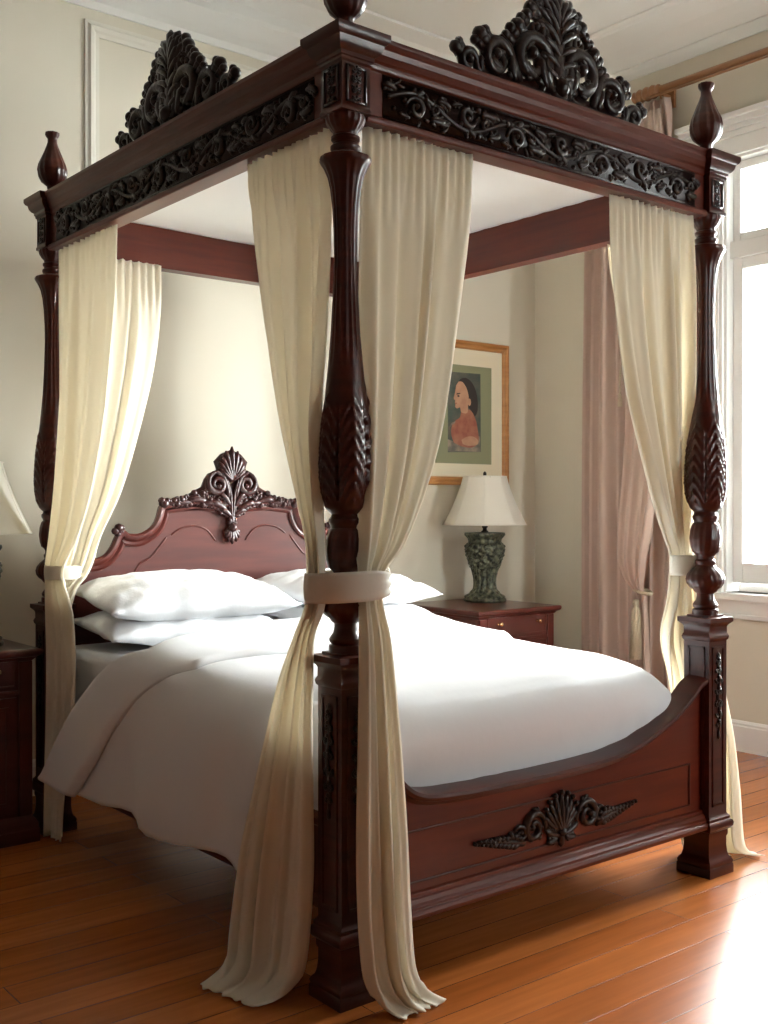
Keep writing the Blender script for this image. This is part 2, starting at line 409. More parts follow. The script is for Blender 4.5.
# posts ------------------------------------------------------------
PROF = [(.938, .046), (.957, .046), (.960, .038), (.966, .044), (.974, .045), (.982, .040), (.990, .034), (1.005, .031), (1.015, .031), (1.022, .040), (1.030, .045), (1.038, .056), (1.052, .066),
        (1.068, .069), (1.085, .064), (1.100, .052), (1.112, .038), (1.118, .034), (1.125, .037), (1.133, .037), (1.140, .031), (1.152, .032), (1.160, .038), (1.166, .046), (1.185, .052), (1.215, .056),
        (1.245, .053), (1.268, .046), (1.274, .040), (1.280, .041), (1.288, .046), (1.298, .046), (1.304, .041), (1.311, .039), (1.317, .046), (1.328, .056), (1.350, .063), (1.392, .070), (1.430, .0725), (1.476, .0715),
        (1.54, .067), (1.60, .060), (1.636, .056), (1.70, .049), (1.797, .0405), (1.90, .035), (2.012, .0315), (2.08, .0325), (2.14, .036), (2.19, .042), (2.22, .049), (2.245, .060), (2.258, .068), (2.266, .0705), (2.274, .068), (2.280, .055), (2.284, .040),
        (2.290, .037), (2.296, .041), (2.304, .041), (2.310, .034), (2.316, .033), (2.322, .039), (2.330, .039), (2.334, .033), (2.342, .034), (2.352, .042), (2.364, .050), (2.374, .053), (2.384, .053), (2.392, .045)]
def post_relief(a, z, r):
    if 1.328 < z < 1.70:                    # acanthus leaves
        k = 5; u = ((a*k/(2*PI)) % 1.0)-.5; au = abs(u)*2
        env = sstep(1.328, 1.36, z)*(1-sstep(1.60, 1.68, z+au*.05))
        ph = (z - 1.33 + au**1.4*.085)*2*PI/.040
        f = .0030*math.sin(ph)*(1-.5*au) + .0030*(1-au) + (-.004 if au > .9 else 0)
        if au < .12: f += .002
        return r + env*f*1.25
    if 1.71 < z < 2.26:                     # reeding on the shaft
        env = sstep(1.68, 1.76, z)*(1-sstep(2.235, 2.262, z)); d = min(1, r/.04)
        return r - env*.0032*d*abs(math.cos(a*8))**2
    if 2.26 <= z < 2.284: return r + .0012*math.cos(a*16)
    if 1.03 < z < 1.112: return r*(1 + .05*abs(math.sin(a*9 + (z-1.07)*22)) - .03)
    if 1.162 < z < 1.268: return r*(1 + .045*abs(math.sin(a*8 - (z-1.2)*9)) - .03)
    if 2.342 < z < 2.385: return r*(1 + .03*math.cos(a*18))
    if 1.317 < z <= 1.328: return r
    return r
FIN = [(2.600, .034), (2.612, .034), (2.618, .022), (2.630, .017), (2.640, .022), (2.648, .022), (2.654, .030), (2.668, .047), (2.690, .058), (2.715, .0615), (2.740, .056), (2.765, .045), (2.79, .034), (2.812, .025), (2.83, .0195), (2.845, .019), (2.852, .024), (2.862, .029), (2.870, .028), (2.874, .018), (2.876, .006)]
def fin_relief(a, z, r):
    if 2.65 < z < 2.80: return r*(1-.09*abs(math.cos(a*7+(z-2.7)*9))**2)
    if z > 2.85: return r*(1+.04*math.cos(a*10))
    return r
SQ = [(0, .072), (.030, .072), (.034, .069), (.044, .071), (.054, .066), (.060, .060), (.075, .056), (.10, .0535), (.13, .0535), (.14, .0575), (.158, .0575), (.160, .064), (.170, .071), (.182, .073), (.190, .070), (.196, .063), (.206, .063), (.212, .057),
      (.218, .0535), (.845, .0535), (.850, .058), (.860, .060), (.866, .058), (.872, .0545), (.895, .0545), (.902, .058), (.908, .064), (.914, .0705), (.930, .0705), (.932, .046), (.938, .046)]
def add_panel_frames(b, cx, cy, sides):
    """thin raised borders on the pedestal faces"""
    h = .0535
    for sx, sy in sides:
        z0, z1, w, d = .25, .825, .036, .004
        for (t0, t1, za, zb) in ((-w, -w+.008, z0, z1), (w-.008, w, z0, z1), (-w, w, z0, z0+.008), (-w, w, z1-.008, z1)):
            if sy: box(b, cx+t0, cx+t1, *sorted((cy+sy*h, cy+sy*(h+d))), za, zb)
            else: box(b, *sorted((cx+sx*h, cx+sx*(h+d))), cy+t0, cy+t1, za, zb)
def drop_orn(O, U, N, s=1.0):
    o = Orn(O, U, (0, 0, 1), N)
    o.tube([(0, -.14), (.006, -.07), (-.006, 0), (.005, .08), (0, .14)], [.003, .005, .006, .005, .003], .004)
    rr = random.Random(3)
    for v, w_ in ((.125, .013), (.095, .019), (.06, .024), (.02, .023), (-.025, .025), (-.065, .022), (-.10, .016)):
        for sg in (-1, 1):
            o.sx = sg
            o.scroll(w_*.5, v, w_*.55, 200, .85, .0038, dep=1.3, n0=.004)
            o.lobe(.003, v-.01, rr.uniform(10, 50), w_*1.05, .0042, 60, 1.3, .003)
        o.sx = 1; o.ball(rr.uniform(-.003, .003), v+.012, .0065, .006)
    o.lobe(0, -.12, -90, .035, .006, 0, 1, .003); o.fan(0, .13, 90, 50, 5, .03, .0035, n0=.003)
    return o
def block_orn(O, U, N):
    o = Orn(O, U, (0, 0, 1), N)
    for v in (-.042, -.015, .012, .038):
        for sg in (-1, 1):
            o.sx = sg; o.scroll(.009, v, .0085, 170, .9, .003, dep=1.2, n0=.002); o.lobe(.002, v, 55, .018, .003, -50, 1.2, .002)
        o.sx = 1; o.ball(0, v+.010, .004, .004)
    return o
def make_post(px, py, faces, orn_faces):
    b = BM(); sqloft(b, SQ, px, py)
    n = 72
    lathe(b, PROF, n, (px, py, 0), post_relief, step=.0055)
    sqloft(b, [(2.385, .044), (2.388, .050), (2.398, .050), (2.402, .047), (2.515, .047), (2.52, .052), (2.528, .052)], px, py)
    sqloft(b, [(2.526, .050), (2.530, .056), (2.540, .056), (2.545, .064), (2.556, .072), (2.572, .076), (2.576, .083), (2.586, .088), (2.600, .088)], px, py)
    add_panel_frames(b, px, py, faces)
    p = obj('post', b, 'mahog', bed, origin=(px, py, 0), angle=38)
    b = BM(); lathe(b, FIN, 48, (px, py, 0), fin_relief, step=.006); obj('finial', b, 'mahog', p, angle=50)
    for sx, sy in orn_faces:
        N_ = (sx, sy, 0); U_ = (-sy, sx, 0)
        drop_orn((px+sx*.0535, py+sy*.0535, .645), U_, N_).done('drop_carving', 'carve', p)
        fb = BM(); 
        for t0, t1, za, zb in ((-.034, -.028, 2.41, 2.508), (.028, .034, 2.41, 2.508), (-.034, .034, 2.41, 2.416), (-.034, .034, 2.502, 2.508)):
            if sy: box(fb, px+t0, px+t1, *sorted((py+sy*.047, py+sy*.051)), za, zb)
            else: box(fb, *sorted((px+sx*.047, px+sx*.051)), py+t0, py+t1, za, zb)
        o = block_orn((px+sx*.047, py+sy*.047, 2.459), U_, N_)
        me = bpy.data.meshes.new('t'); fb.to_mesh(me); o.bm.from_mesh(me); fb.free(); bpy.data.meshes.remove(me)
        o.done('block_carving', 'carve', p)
    return p
make_post(0, 0, [(-1, 0), (0, -1)], [(-1, 0), (0, -1)])
make_post(W, 0, [(-1, 0), (0, -1), (1, 0)], [(1, 0), (0, -1)])
make_post(0, L, [(-1, 0), (0, -1)], [(-1, 0)])
make_post(W, L, [(1, 0), (0, -1)], [(1, 0)])

# canopy frame --------------------------------------------------------
def cornice_prof(s):
    """(offset outwards, z), closed"""
    return [(-.030, 2.375), (.036, 2.375), (.040, 2.381), (.040, 2.392), (.034, 2.397), (.026, 2.400), (.026, 2.520), (.032, 2.526), (.034, 2.534), (.034, 2.540), (.042, 2.546), (.052, 2.560), (.056, 2.574), (.060, 2.578),
            (.067, 2.588), (.067, 2.600), (-.030, 2.600)]
b = BM(); prism_x(b, [(-o, z) for o, z in cornice_prof(1)], .045, W-.045); front_c = obj('canopy_cornice', b, 'mahog_h', bed, smooth=False, bevel=.0015)
b = BM(); prism_y(b, [(-o, z) for o, z in cornice_prof(1)], .045, L-.045); left_c = obj('canopy_cornice', b, 'mahog_y', bed, smooth=False, bevel=.0015)
b = BM(); prism_y(b, [(W+o, z) for o, z in cornice_prof(1)], .045, L-.045); obj('canopy_cornice', b, 'mahog_y', bed, smooth=False, bevel=.0015)
b = BM(); prism_x(b, [(L+o, z) for o, z in cornice_prof(1)], .045, W-.045); obj('canopy_cornice', b, 'mahog_h', bed, smooth=False, bevel=.0015)
# vertical pilaster strips beside the corner blocks
# lining of the canopy
b = BM(); rings = []
for i in range(41):
    x = lerp(.028, W-.028, i/40); rings.append([(x, lerp(.028, L-.028, j/50), 2.558-.010*math.sin(PI*i/40)+.0015*math.sin(j*2.1+i*.3)) for j in range(51)])
loft(b, rings, closed=False, caps=False); obj('canopy_lining', b, 'lining', bed, solid=.004)

def frieze(Ln, O, U, N):
    o = Orn(O, U, (0, 0, 1), N, 1.35)
    nw = int(round(Ln/.19)); p = Ln/nw; rr = random.Random(5)
    o.plate([(-.012, -.056), (Ln+.012, -.056), (Ln+.012, .056), (-.012, .056)], -.001, .0025)
    for va in (-.057, .057): o.tube([(-.012, va), (Ln+.012, va)], .0028, .002, 1.0, 5)
    pts = [(i*Ln/200, .030*math.sin(PI*i*nw/200)) for i in range(201)]
    o.tube(pts, .0055, .004, 1.1)
    for k in range(nw):
        u = (k+.5)*p; sg = 1 if k % 2 == 0 else -1
        o.scroll(u, -.012*sg, .036, 180 if sg > 0 else 0, -1.3, .0085, dep=1.3, n0=.006, inner=.2)
        o.leaf(u, .016*sg, 60*sg, .044, .026, 3, curl=-50*sg, n0=.004)
        o.leaf(u+.28*p, -.026*sg, -20*sg, .060, .028, 3, curl=60*sg, n0=.004)
        o.leaf(u+.42*p, .030*sg, 10*sg, .055, .024, 3, curl=-70*sg, n0=.005)
        o.leaf(u-.35*p, .024*sg, 150*sg, .050, .026, 3, curl=50*sg, n0=.004)
        o.leaf(u-.10*p, -.040*sg, 180, .045, .018, 2, curl=-30*sg, n0=.004)
        o.scroll(u+.36*p, .004*sg, .018, rr.uniform(0, 360), 1.1, .006, dep=1.3, n0=.006)
        for q in range(7): o.ball(u+rr.uniform(-.08, .08), rr.uniform(-.046, .046), rr.uniform(.005, .010), .005)
        for q in range(9): o.lobe(u+rr.uniform(-.09, .09), rr.uniform(-.044, .044), rr.uniform(0, 360), rr.uniform(.02, .04), .0048, rr.uniform(-110, 110), 1.3, .004)
    return o
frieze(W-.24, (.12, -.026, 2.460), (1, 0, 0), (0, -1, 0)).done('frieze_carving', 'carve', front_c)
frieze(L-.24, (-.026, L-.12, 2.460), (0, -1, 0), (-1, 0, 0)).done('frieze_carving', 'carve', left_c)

def crest(O, U, N, s=1.0, sv=1.0):
    o = Orn(O, Vector(U)*s, (0, 0, sv), N, 1.32)
    cp = [(.085, 0), (.080, .05), (.062, .10), (.056, .15), (.062, .20), (.072, .24), (.066, .28), (.046, .325), (.018, .350), (0, .355)]
    o.plate(cp+[(-u, v) for u, v in reversed(cp[:-1])], -.012, .006)
    for sg in (-1, 1):
        o.plate([(sg*u, v) for u, v in ((.07, 0), (.42, 0), (.40, .018), (.34, .03), (.28, .028), (.22, .05), (.19, .045), (.12, .05), (.07, .09))], -.010, .004)
    D = 1.0
    # base rail
    for sg in (-1, 1):
        o.sx = sg
        o.tube([(0, .012), (.15, .012), (.30, .010), (.42, .006)], [.016, .015, .012, .006], 0, .9)
        # big C scroll
        o.scroll(.115, .115, .098, 250, -1.45, .019, dep=1.1)
        o.tube([(.03, .03), (.055, .10), (.045, .18), (.06, .24), (.10, .262)], [.024, .020, .017, .015, .010], 0, .9)
        o.scroll(.100, .215, .040, 60, 1.15, .013, dep=1.1)
        # second C scroll
        o.scroll(.265, .078, .072, 200, -1.35, .016, dep=1.1)
        o.tube([(.17, .03), (.20, .09), (.215, .13), (.25, .155)], [.014, .014, .012, .008], 0, .9)
        # end curl
        o.scroll(.385, .045, .042, 215, -1.2, .012, dep=1.1)
        o.tube([(.31, .02), (.345, .03), (.36, .07)], [.010, .010, .008], 0, .9)
        # knobs on the back of the scrolls
        for (u, v, r) in ((.175, .205, .022), (.205, .190, .016), (.118, .275, .020), (.135, .250, .017), (.100, .305, .016), (.160, .235, .014), (.335, .138, .020), (.312, .155, .014), (.432, .075, .017), (.418, .094, .012),
                          (.225, .165, .013), (.080, .300, .016), (.355, .115, .013)):
            o.ball(u, v, r, 0, .9)
            cu, cv, R_ = min(((.115, .115, .098), (.265, .078, .072), (.385, .045, .042), (.100, .215, .040)), key=lambda q: math.hypot(q[0]-u, q[1]-v)-q[2])
            d_ = math.hypot(u-cu, v-cv); o.tube([(cu+(u-cu)*R_*.85/d_, cv+(v-cv)*R_*.85/d_), (u, v)], [r*.9, r*.75], 0, .9)
        # leafage filling
        for (u, v, a, l_, w_) in ((.05, .04, 55, .10, .045), (.10, .06, 20, .085, .04), (.19, .03, 60, .075, .035), (.24, .05, 10, .07, .032), (.33, .02, 70, .055, .025), (.07, .17, 80, .075, .035), (.14, .14, 120, .06, .03), (.28, .09, 150, .05, .025)):
            o.leaf(u, v, a, l_, w_, 3, curl=35, n0=.004)
        # plume lobes of the centre
        for (v, a, l_) in ((.10, 30, .075), (.14, 34, .085), (.18, 38, .095), (.215, 45, .105), (.245, 54, .110), (.27, 64, .105), (.285, 76, .095)):
            o.lobe(.012, v-.02, a, l_, .0125, -55, 1.0, .006)
            o.lobe(.004, v-.03, a+8, l_*.9, .009, -45, 1.0, .016)
    o.sx = 1
    o.tube([(0, 0), (0, .08), (0, .18), (0, .28), (0, .345)], [.040, .034, .028, .020, .006], 0, .6)
    o.lobe(0, .26, 90, .105, .013, 0, 1, .006)
    o.ball(0, .05, .030, .012)
    for a in range(0, 360, 45): o.ball(.030*math.cos(math.radians(a)), .05+.030*math.sin(math.radians(a)), .011, .014)
    return o
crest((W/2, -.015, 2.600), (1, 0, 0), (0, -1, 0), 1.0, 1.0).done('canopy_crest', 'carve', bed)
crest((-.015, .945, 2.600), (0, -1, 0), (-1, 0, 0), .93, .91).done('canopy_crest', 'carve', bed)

# side rails -------------------------------------------------------
for x in (0, W):
    sg = -1 if x == 0 else 1
    b = BM(); prism_y(b, [(x-sg*.022, .22), (x+sg*.022, .22), (x+sg*.034, .225), (x+sg*.034, .245), (x+sg*.022, .255), (x+sg*.022, .445), (x+sg*.030, .452), (x+sg*.030, .468), (x-sg*.022, .468)], .045, L-.045)
    bmesh.ops.recalc_face_normals(b, faces=b.faces)
    obj('side_rail', b, 'mahog_y', bed, smooth=False, bevel=.002)
b = BM()
for k in range(14):
    y = .12+k*.135; box(b, .02, W-.02, y, y+.09, .40, .42)
box(b, .8, .85, .06, L-.06, .36, .40)
obj('bed_slats', b, 'mahog_h', bed, smooth=False)

# footboard --------------------------------------------------------
CAP = [(.045, .700), (.09, .680), (.13, .620), (.175, .555), (.25, .515), (.40, .500), (.60, .497), (.82, .496), (1.03, .502), (1.20, .525), (1.35, .575), (1.43, .612), (1.50, .655), (1.55, .692), (1.598, .712)]
capc = smooth_list(CAP, 6)
b = BM(); plate(b, [(.045, .19)]+[(x, z-.012) for x, z in capc]+[(W-.045, .19)], -.018, .022)
fb = obj('footboard', b, 'mahog_h', bed, smooth=False)
b = BM(); rings = []
sec = [(-.052, -.006), (-.050, .004), (-.040, .008), (.034, .010), (.042, .004), (.042, -.012), (.034, -.020), (.024, -.024), (-.020, -.024), (-.028, -.030), (-.034, -.020), (-.046, -.016)]
n = len(capc)
for i, (x, z) in enumerate(capc):
    a = capc[max(0, i-1)]; c_ = capc[min(n-1, i+1)]; t = Vector((c_[0]-a[0], c_[1]-a[1])).normalized(); nx, nz_ = -t.y, t.x
    rings.append([(x+nx*h, y, z+nz_*h) for y, h in sec])
loft(b, rings); bmesh.ops.recalc_face_normals(b, faces=b.faces); obj('footboard_cap', b, 'mahog', fb, angle=35)
b = BM()
prism_x(b, [(.03, .170), (-.040, .170), (-.060, .176), (-.062, .188), (-.056, .196), (-.050, .198), (-.050, .206), (-.040, .212), (-.034, .222), (-.028, .226), (-.028, .236), (-.018, .240), (.03, .240)], .045, W-.045)
bmesh.ops.recalc_face_normals(b, faces=b.faces); obj('footboard_base_molding', b, 'mahog_h', fb, smooth=False, bevel=.0015)
b = BM()
def bead_frame(b, x0, x1, z0, z1, y, w=.007, d=.005):
    for (a, c_, za, zb) in ((x0, x1, z0, z0+w), (x0, x1, z1-w, z1), (x0, x0+w, z0, z1), (x1-w, x1, z0, z1)): box(b, a, c_, y-d, y, za, zb)
bead_frame(b, .125, 1.525, .262, .415, -.018)
obj('footboard_bead', b, 'mahog', fb, smooth=False, bevel=.002)

def foot_orn():
    o = Orn((.838, -.018, .335), (1, 0, 0), (0, 0, 1), (0, -1, 0), 1.2)
    o.fan(0, -.035, 90, 62, 9, .125, .0085, n0=.006, mid=1.0, side=.72)
    o.fan(0, -.035, 90, 40, 5, .095, .006, n0=.014, mid=1.0, side=.8)
    for k in range(9):
        a = math.radians(90+62*(k/4-1)); o.ball(.12*math.cos(a)*(.75+.25*(1-abs(k/4-1))), -.035+.125*math.sin(a)*(1-.1*abs(k/4-1)), .008, .010)
    o.lobe(0, -.03, -90, .055, .009, 0, 1.2, .006); o.ball(0, -.035, .014, .012)
    rr = random.Random(11)
    for sg in (-1, 1):
        o.sx = sg
        o.leaf(.01, -.045, 8, .075, .028, 3, curl=40, n0=.006); o.leaf(.02, -.02, 25, .07, .024, 3, curl=30, n0=.004)
        o.leaf(.02, -.05, -35, .05, .024, 2, curl=60, n0=.006)
        o.scroll(.125, -.002, .056, 200, -1.5, .0105, dep=1.3, n0=.006)
        o.scroll(.185, -.012, .030, 30, 1.2, .008, dep=1.3, n0=.005)
        o.leaf(.10, .035, 60, .04, .022, 2, curl=-60, n0=.004)
        o.tube([(.17, -.04), (.22, -.028), (.28, -.015), (.33, -.008), (.375, -.004)], [.010, .009, .007, .005, .003], .003, 1.2)
        for i in range(11):
            t = i/10; u = lerp(.19, .375, t); h = lerp(.034, .006, t)
            for s2 in (-1, 1):
                o.lobe(u, lerp(-.028, -.004, t), s2*60, h*1.1, lerp(.008, .004, t), -s2*70, 1.3, .004)
            o.ball(u, lerp(-.02, -.003, t)+rr.uniform(-.6, .6)*h, lerp(.009, .0055, t), .008)
        for q in range(8): o.ball(.125+rr.uniform(-.035, .035), -.002+rr.uniform(-.035, .035), rr.uniform(.005, .009), .008)
    return o
foot_orn().done('footboard_carving', 'carve', fb)

# headboard ---------------------------------------------------------
HB = [(.05, 1.09), (.105, 1.095), (.17, 1.097), (.215, 1.115), (.25, 1.155), (.272, 1.200), (.29, 1.212), (.31, 1.198), (.36, 1.195), (.41, 1.215), (.445, 1.245), (.466, 1.285), (.476, 1.322), (.50, 1.335),
      (.56, 1.343), (.64, 1.350), (.72, 1.345), (.822, 1.335)]
hb1 = smooth_list(HB, 3)
hbp = hb1+[(W-x, z) for x, z in reversed(hb1[:-1])]
YH = 1.965
b = BM(); plate(b, [(.05, .30)]+hbp+[(W-.05, .30)], YH, YH+.04)
hb = obj('headboard', b, 'head', bed, smooth=False)
b = BM(); rings = []
n = len(hbp); sec = [(.010, .016), (-.010, .020), (-.020, .010), (-.018, -.006), (-.008, -.014), (-.012, -.026), (-.006, -.036), (.010, -.036)]
for i, (x, z) in enumerate(hbp):
    a = hbp[max(0, i-2)]; c_ = hbp[min(n-1, i+2)]; t = Vector((c_[0]-a[0], c_[1]-a[1])).normalized(); nx, nz_ = -t.y, t.x
    rings.append([(x+nx*h, YH+y, z+nz_*h) for y, h in sec])
loft(b, rings); bmesh.ops.recalc_face_normals(b, faces=b.faces); obj('headboard_molding', b, 'head', hb, angle=45)
for sg in (-1, 1):
    P = smooth_list([(.335, 1.03), (.37, 1.085), (.425, 1.115), (.50, 1.20)], 6)
    P2 = smooth_list([(.52, 1.205), (.57, 1.235), (.64, 1.245), (.70, 1.225), (.745, 1.175)], 6)
    for Q in (P, P2):
        b = BM(); tube3(b, [((x if sg < 0 else W-x), YH+.001, z) for x, z in Q], [.001]+[.005]*(len(Q)-2)+[.001], 6); obj('headboard_bead', b, 'head', hb)
def head_orn():
    o = Orn((W/2, YH-.004, 1.335), (1, 0, 0), (0, 0, 1), (0, -1, 0), 1.3)
    cp = [(0, -.06), (.03, -.02), (.34, -.02), (.345, .012), (.30, .030), (.22, .050), (.15, .085), (.135, .12), (.115, .145), (.07, .16), (.085, .20), (.05, .235), (0, .255)]
    o.plate(cp+[(-u, v) for u, v in reversed(cp[1:-1])], -.012, .006)
    for k in range(9):
        t = k/4-1
        o.lobe(0, .115, 90+t*58, .155*(1-.42*abs(t)), .0125, -t*12, .9, .010)
        o.lobe(0, .115, 90+t*58, .12*(1-.42*abs(t)), .006, -t*12, 1, .020)
    for sg in (-1, 1):
        o.sx = sg
        o.scroll(.078, .098, .056, 95, -1.6, .0135, dep=1.2, n0=.008)
        o.tube(smooth_list([(.010, -.10), (.014, -.02), (.020, .05), (.045, .125), (.085, .155)], 5), [.006]*10+[.010]*6+[.008]*5, .010, 1.1)
        o.tube(smooth_list([(.003, -.08), (.006, 0), (.012, .06), (.030, .12)], 5), .0045, .016, 1.1); o.leaf(.012, .0, 62, .085, .034, 4, curl=-40, n0=.010); o.leaf(.008, -.05, 50, .07, .034, 3, curl=-50, n0=.010)
        o.leaf(.03, -.02, 35, .10, .045, 4, curl=-30, n0=.006)
        o.leaf(.05, .0, 15, .11, .042, 4, curl=-20, n0=.005)
        o.leaf(.13, .015, 20, .10, .045, 4, curl=-30, n0=.004)
        o.leaf(.20, .010, 10, .09, .038, 4, curl=-20, n0=.004)
        o.leaf(.26, .005, 10, .07, .030, 3, curl=-20, n0=.004)
        rr = random.Random(21)
        for q in range(34):
            u = rr.uniform(.10, .33); h = lerp(.085, .018, (u-.10)/.23)
            o.ball(u, rr.uniform(.0, h), rr.uniform(.007, .013), rr.uniform(.002, .012), 1.0)
        for q in range(12):
            u = rr.uniform(.10, .30); h = lerp(.08, .02, (u-.10)/.23)
            o.scroll(u, rr.uniform(.01, h), .014, rr.uniform(0, 360), 1.0, .005, n0=.008)
        o.ball(.340, .008, .020, .004); o.ball(.352, .022, .014, .006); o.ball(.325, .022, .012, .006)
    o.sx = 1
    o.fan(0, -.10, -90, 65, 7, .075, .0095, n0=.010, side=.65); o.ball(0, -.10, .018, .016); o.fan(0, -.09, 90, 60, 5, .05, .008, n0=.012)
    return o
head_orn().done('headboard_carving', 'carve_h', hb)
for sg in (-1, 1):
    o = Orn((W/2, YH-.004, 1.335), (1, 0, 0), (0, 0, 1), (0, -1, 0), 1.2); o.sx = sg
    for u, v, r in ((.552, -.095, .018), (.540, -.110, .013), (.568, -.108, .015), (.556, -.122, .014), (.535, -.095, .011)): o.ball(u, v, r, .002)
    o.leaf(.55, -.125, 95, .04, .03, 2, n0=.004); o.done('knob_carving', 'carve_h', hb)

# ------------------------------------------------------------------ mattress, duvet, pillows
def rounded_box(bm, x0, x1, y0, y1, z0, z1, r, seg=6):
    rings = []
    def ring(ins, z):
        out = []
        rr = max(.001, r-ins)
        for cx, cy, a0 in ((x1-r, y1-r, 0), (x0+r, y1-r, 90), (x0+r, y0+r, 180), (x1-r, y0+r, 270)):
            for k in range(seg+1):
                a = math.radians(a0+90*k/seg); out.append((cx+rr*math.cos(a), cy+rr*math.sin(a), z))
        return out
    for k in range(seg+1):
        a = PI/2*k/seg; rings.append(ring(r*.6*(1-math.sin(a)), z0+r*.6*(1-math.cos(a))))
    for k in range(seg+1):
        a = PI/2*k/seg; rings.append(ring(r*.6*(1-math.cos(a)), z1-r*.6*(1-math.sin(a))))
    loft(bm, rings)
b = BM(); rounded_box(b, .008, 1.460, .15, 1.955, .425, .764, .075)
tag(obj('mattress', b, 'linen'), 'thick mattress under a white fitted sheet, bare beside the pillows at the bed head', 'mattress')

HANG = [(-.125, .275), (-.124, .38), (-.120, .49), (-.110, .60), (-.092, .70), (-.060, .775), (-.01, .815), (.06, .835), (.16, .845), (.30, .852), (.55, .858), (.82, .860), (1.10, .858), (1.32, .850), (1.395, .836), (1.462, .815), (1.513, .787), (1.549, .752), (1.574, .702), (1.586, .652), (1.588, .60), (1.588, .55), (1.58, .50)]
TUCK = [(.085, .50), (.065, .54), (.052, .59), (.048, .64), (.052, .69), (.066, .74), (.095, .785), (.14, .815), (.20, .837), (.30, .850), (.55, .858), (.82, .860), (1.10, .858), (1.28, .850), (1.39, .835), (1.455, .813), (1.505, .785), (1.54, .75), (1.565, .70), (1.577, .65), (1.577, .60), (1.57, .55), (1.55, .50)]
YZ = [(.066, .44), (.056, .48), (.044, .52), (.032, .57), (.020, .62), (.016, .665), (.026, .71), (.055, .75), (.10, .778), (.17, .797), (.28, .808), (.42, .812), (.60, .815), (.80, .822), (1.0, .836), (1.2, .852), (1.45, .862), (1.9, .862)]
HS = smooth_list(HANG, 5); TS = smooth_list(TUCK, 5); NU = len(HS)
def duvet_pt(u, y, ztop, off=0.0):
    """u index float over the cross path"""
    i = min(NU-2, int(u)); f = u-i
    hx, hz = [lerp(HS[i][q], HS[i+1][q], f) for q in (0, 1)]; tx, tz = [lerp(TS[i][q], TS[i+1][q], f) for q in (0, 1)]
    k = sstep(.11, .36, y)
    if u > NU*.5: k = sstep(.11, .30, y)
    x = lerp(tx, hx, k); z0 = lerp(tz, hz, k)
    wgt = min(1, max(0, (z0-.30)/.50))
    z = z0+(ztop-.860)*wgt
    side = sstep(.75, .35, z0) if k > 0 else 0
    # hanging side: soft vertical folds that grow towards the hem
    lr = -1 if u < NU/2 else 1
    fold = (.020*math.sin(y*9.0+.6)+.010*math.sin(y*21+1.3))*side*k*(1-.75*sstep(1.25, 1.45, y))
    if lr > 0: fold = 0
    x += lr*fold
    z += side*k*(.014*math.sin(y*11+2.0))*(1-sstep(1.2, 1.4, y))
    if u > NU*.5: z -= (.014*sstep(1.2, 1.62, x)+.018*sstep(1.34, 1.58, x)*(1-sstep(.05, .42, y)))*(1-side)
    nz_ = noise.noise(Vector((x*2.2, y*2.2, .3)))*.012+noise.noise(Vector((x*6, y*6, 1.3)))*.005
    z += nz_*(1-side)
    return Vector((x, y, z+off*(1-side)))+Vector((lr*off*side*1.3, 0, 0))
UE = 30                                            # index where the side turns to the top
def fold_y(i):
    t = min(1, i/UE)
    if i <= UE: return lerp(1.45, .80, t), lerp(1.80, 1.16, t)
    s = (i-UE)/(NU-1-UE); return lerp(.80, .735, sstep(0, .3, s))+.38*sstep(.45, .85, s), lerp(1.16, 1.38, sstep(0, .45, s))+.06*sstep(.5, .9, s)
yz = smooth_list(YZ, 4)
b = BM(); rings = []
for (y, z) in yz:
    if y > 1.36: break
    row = []
    for i in range(NU):
        ym = sum(fold_y(i))/2; y2 = y if y < .6 else .6+(y-.6)*(ym-.6)/(1.36-.6)
        p = duvet_pt(i, y2, z)
        if y < .15:   # gathers where the duvet is tucked behind the footboard
            g = sstep(.72, .5, p.z)*.5+.12
            p.y += .0045*g*math.sin(p.x*52+2*math.sin(p.x*9))*(1-sstep(.55, .74, p.z))
            p.y += .020*math.sin(PI*(p.x)/W)*-.4 if p.z < .75 else 0
        row.append(p)
    rings.append(row)
loft(b, rings, closed=False, caps=False)
duv = obj('duvet', b, 'linen', solid=.012)
tag(duv, 'white cotton duvet over the bed, hanging down its left side, tucked at the footboard', 'duvet')
# the turned-down band at the head
b = BM(); rings = []
for j in range(29):
    t = j/28; row = []
    for i in range(NU):
        a, c_ = fold_y(i); y = lerp(a, c_, t)
        zt = interp([(p[0], p[1]) for p in yz if p[0] > .03 and p[1] > .74], y)
        e = math.sin(PI*t); edge = 1-(1-min(1, e*2.2))**2
        off = .010+.016*edge
        if i > UE: off += .014*math.exp(-((t-.06)/.05)**2)*(.6+.4*math.sin(i*.45))
        p = duvet_pt(i, y, zt, off); row.append(p)
    rings.append(row)
loft(b, rings, closed=False, caps=False)
obj('turned_down_fold', b, 'linen', duv, origin=(0, 0, 0), solid=.014)

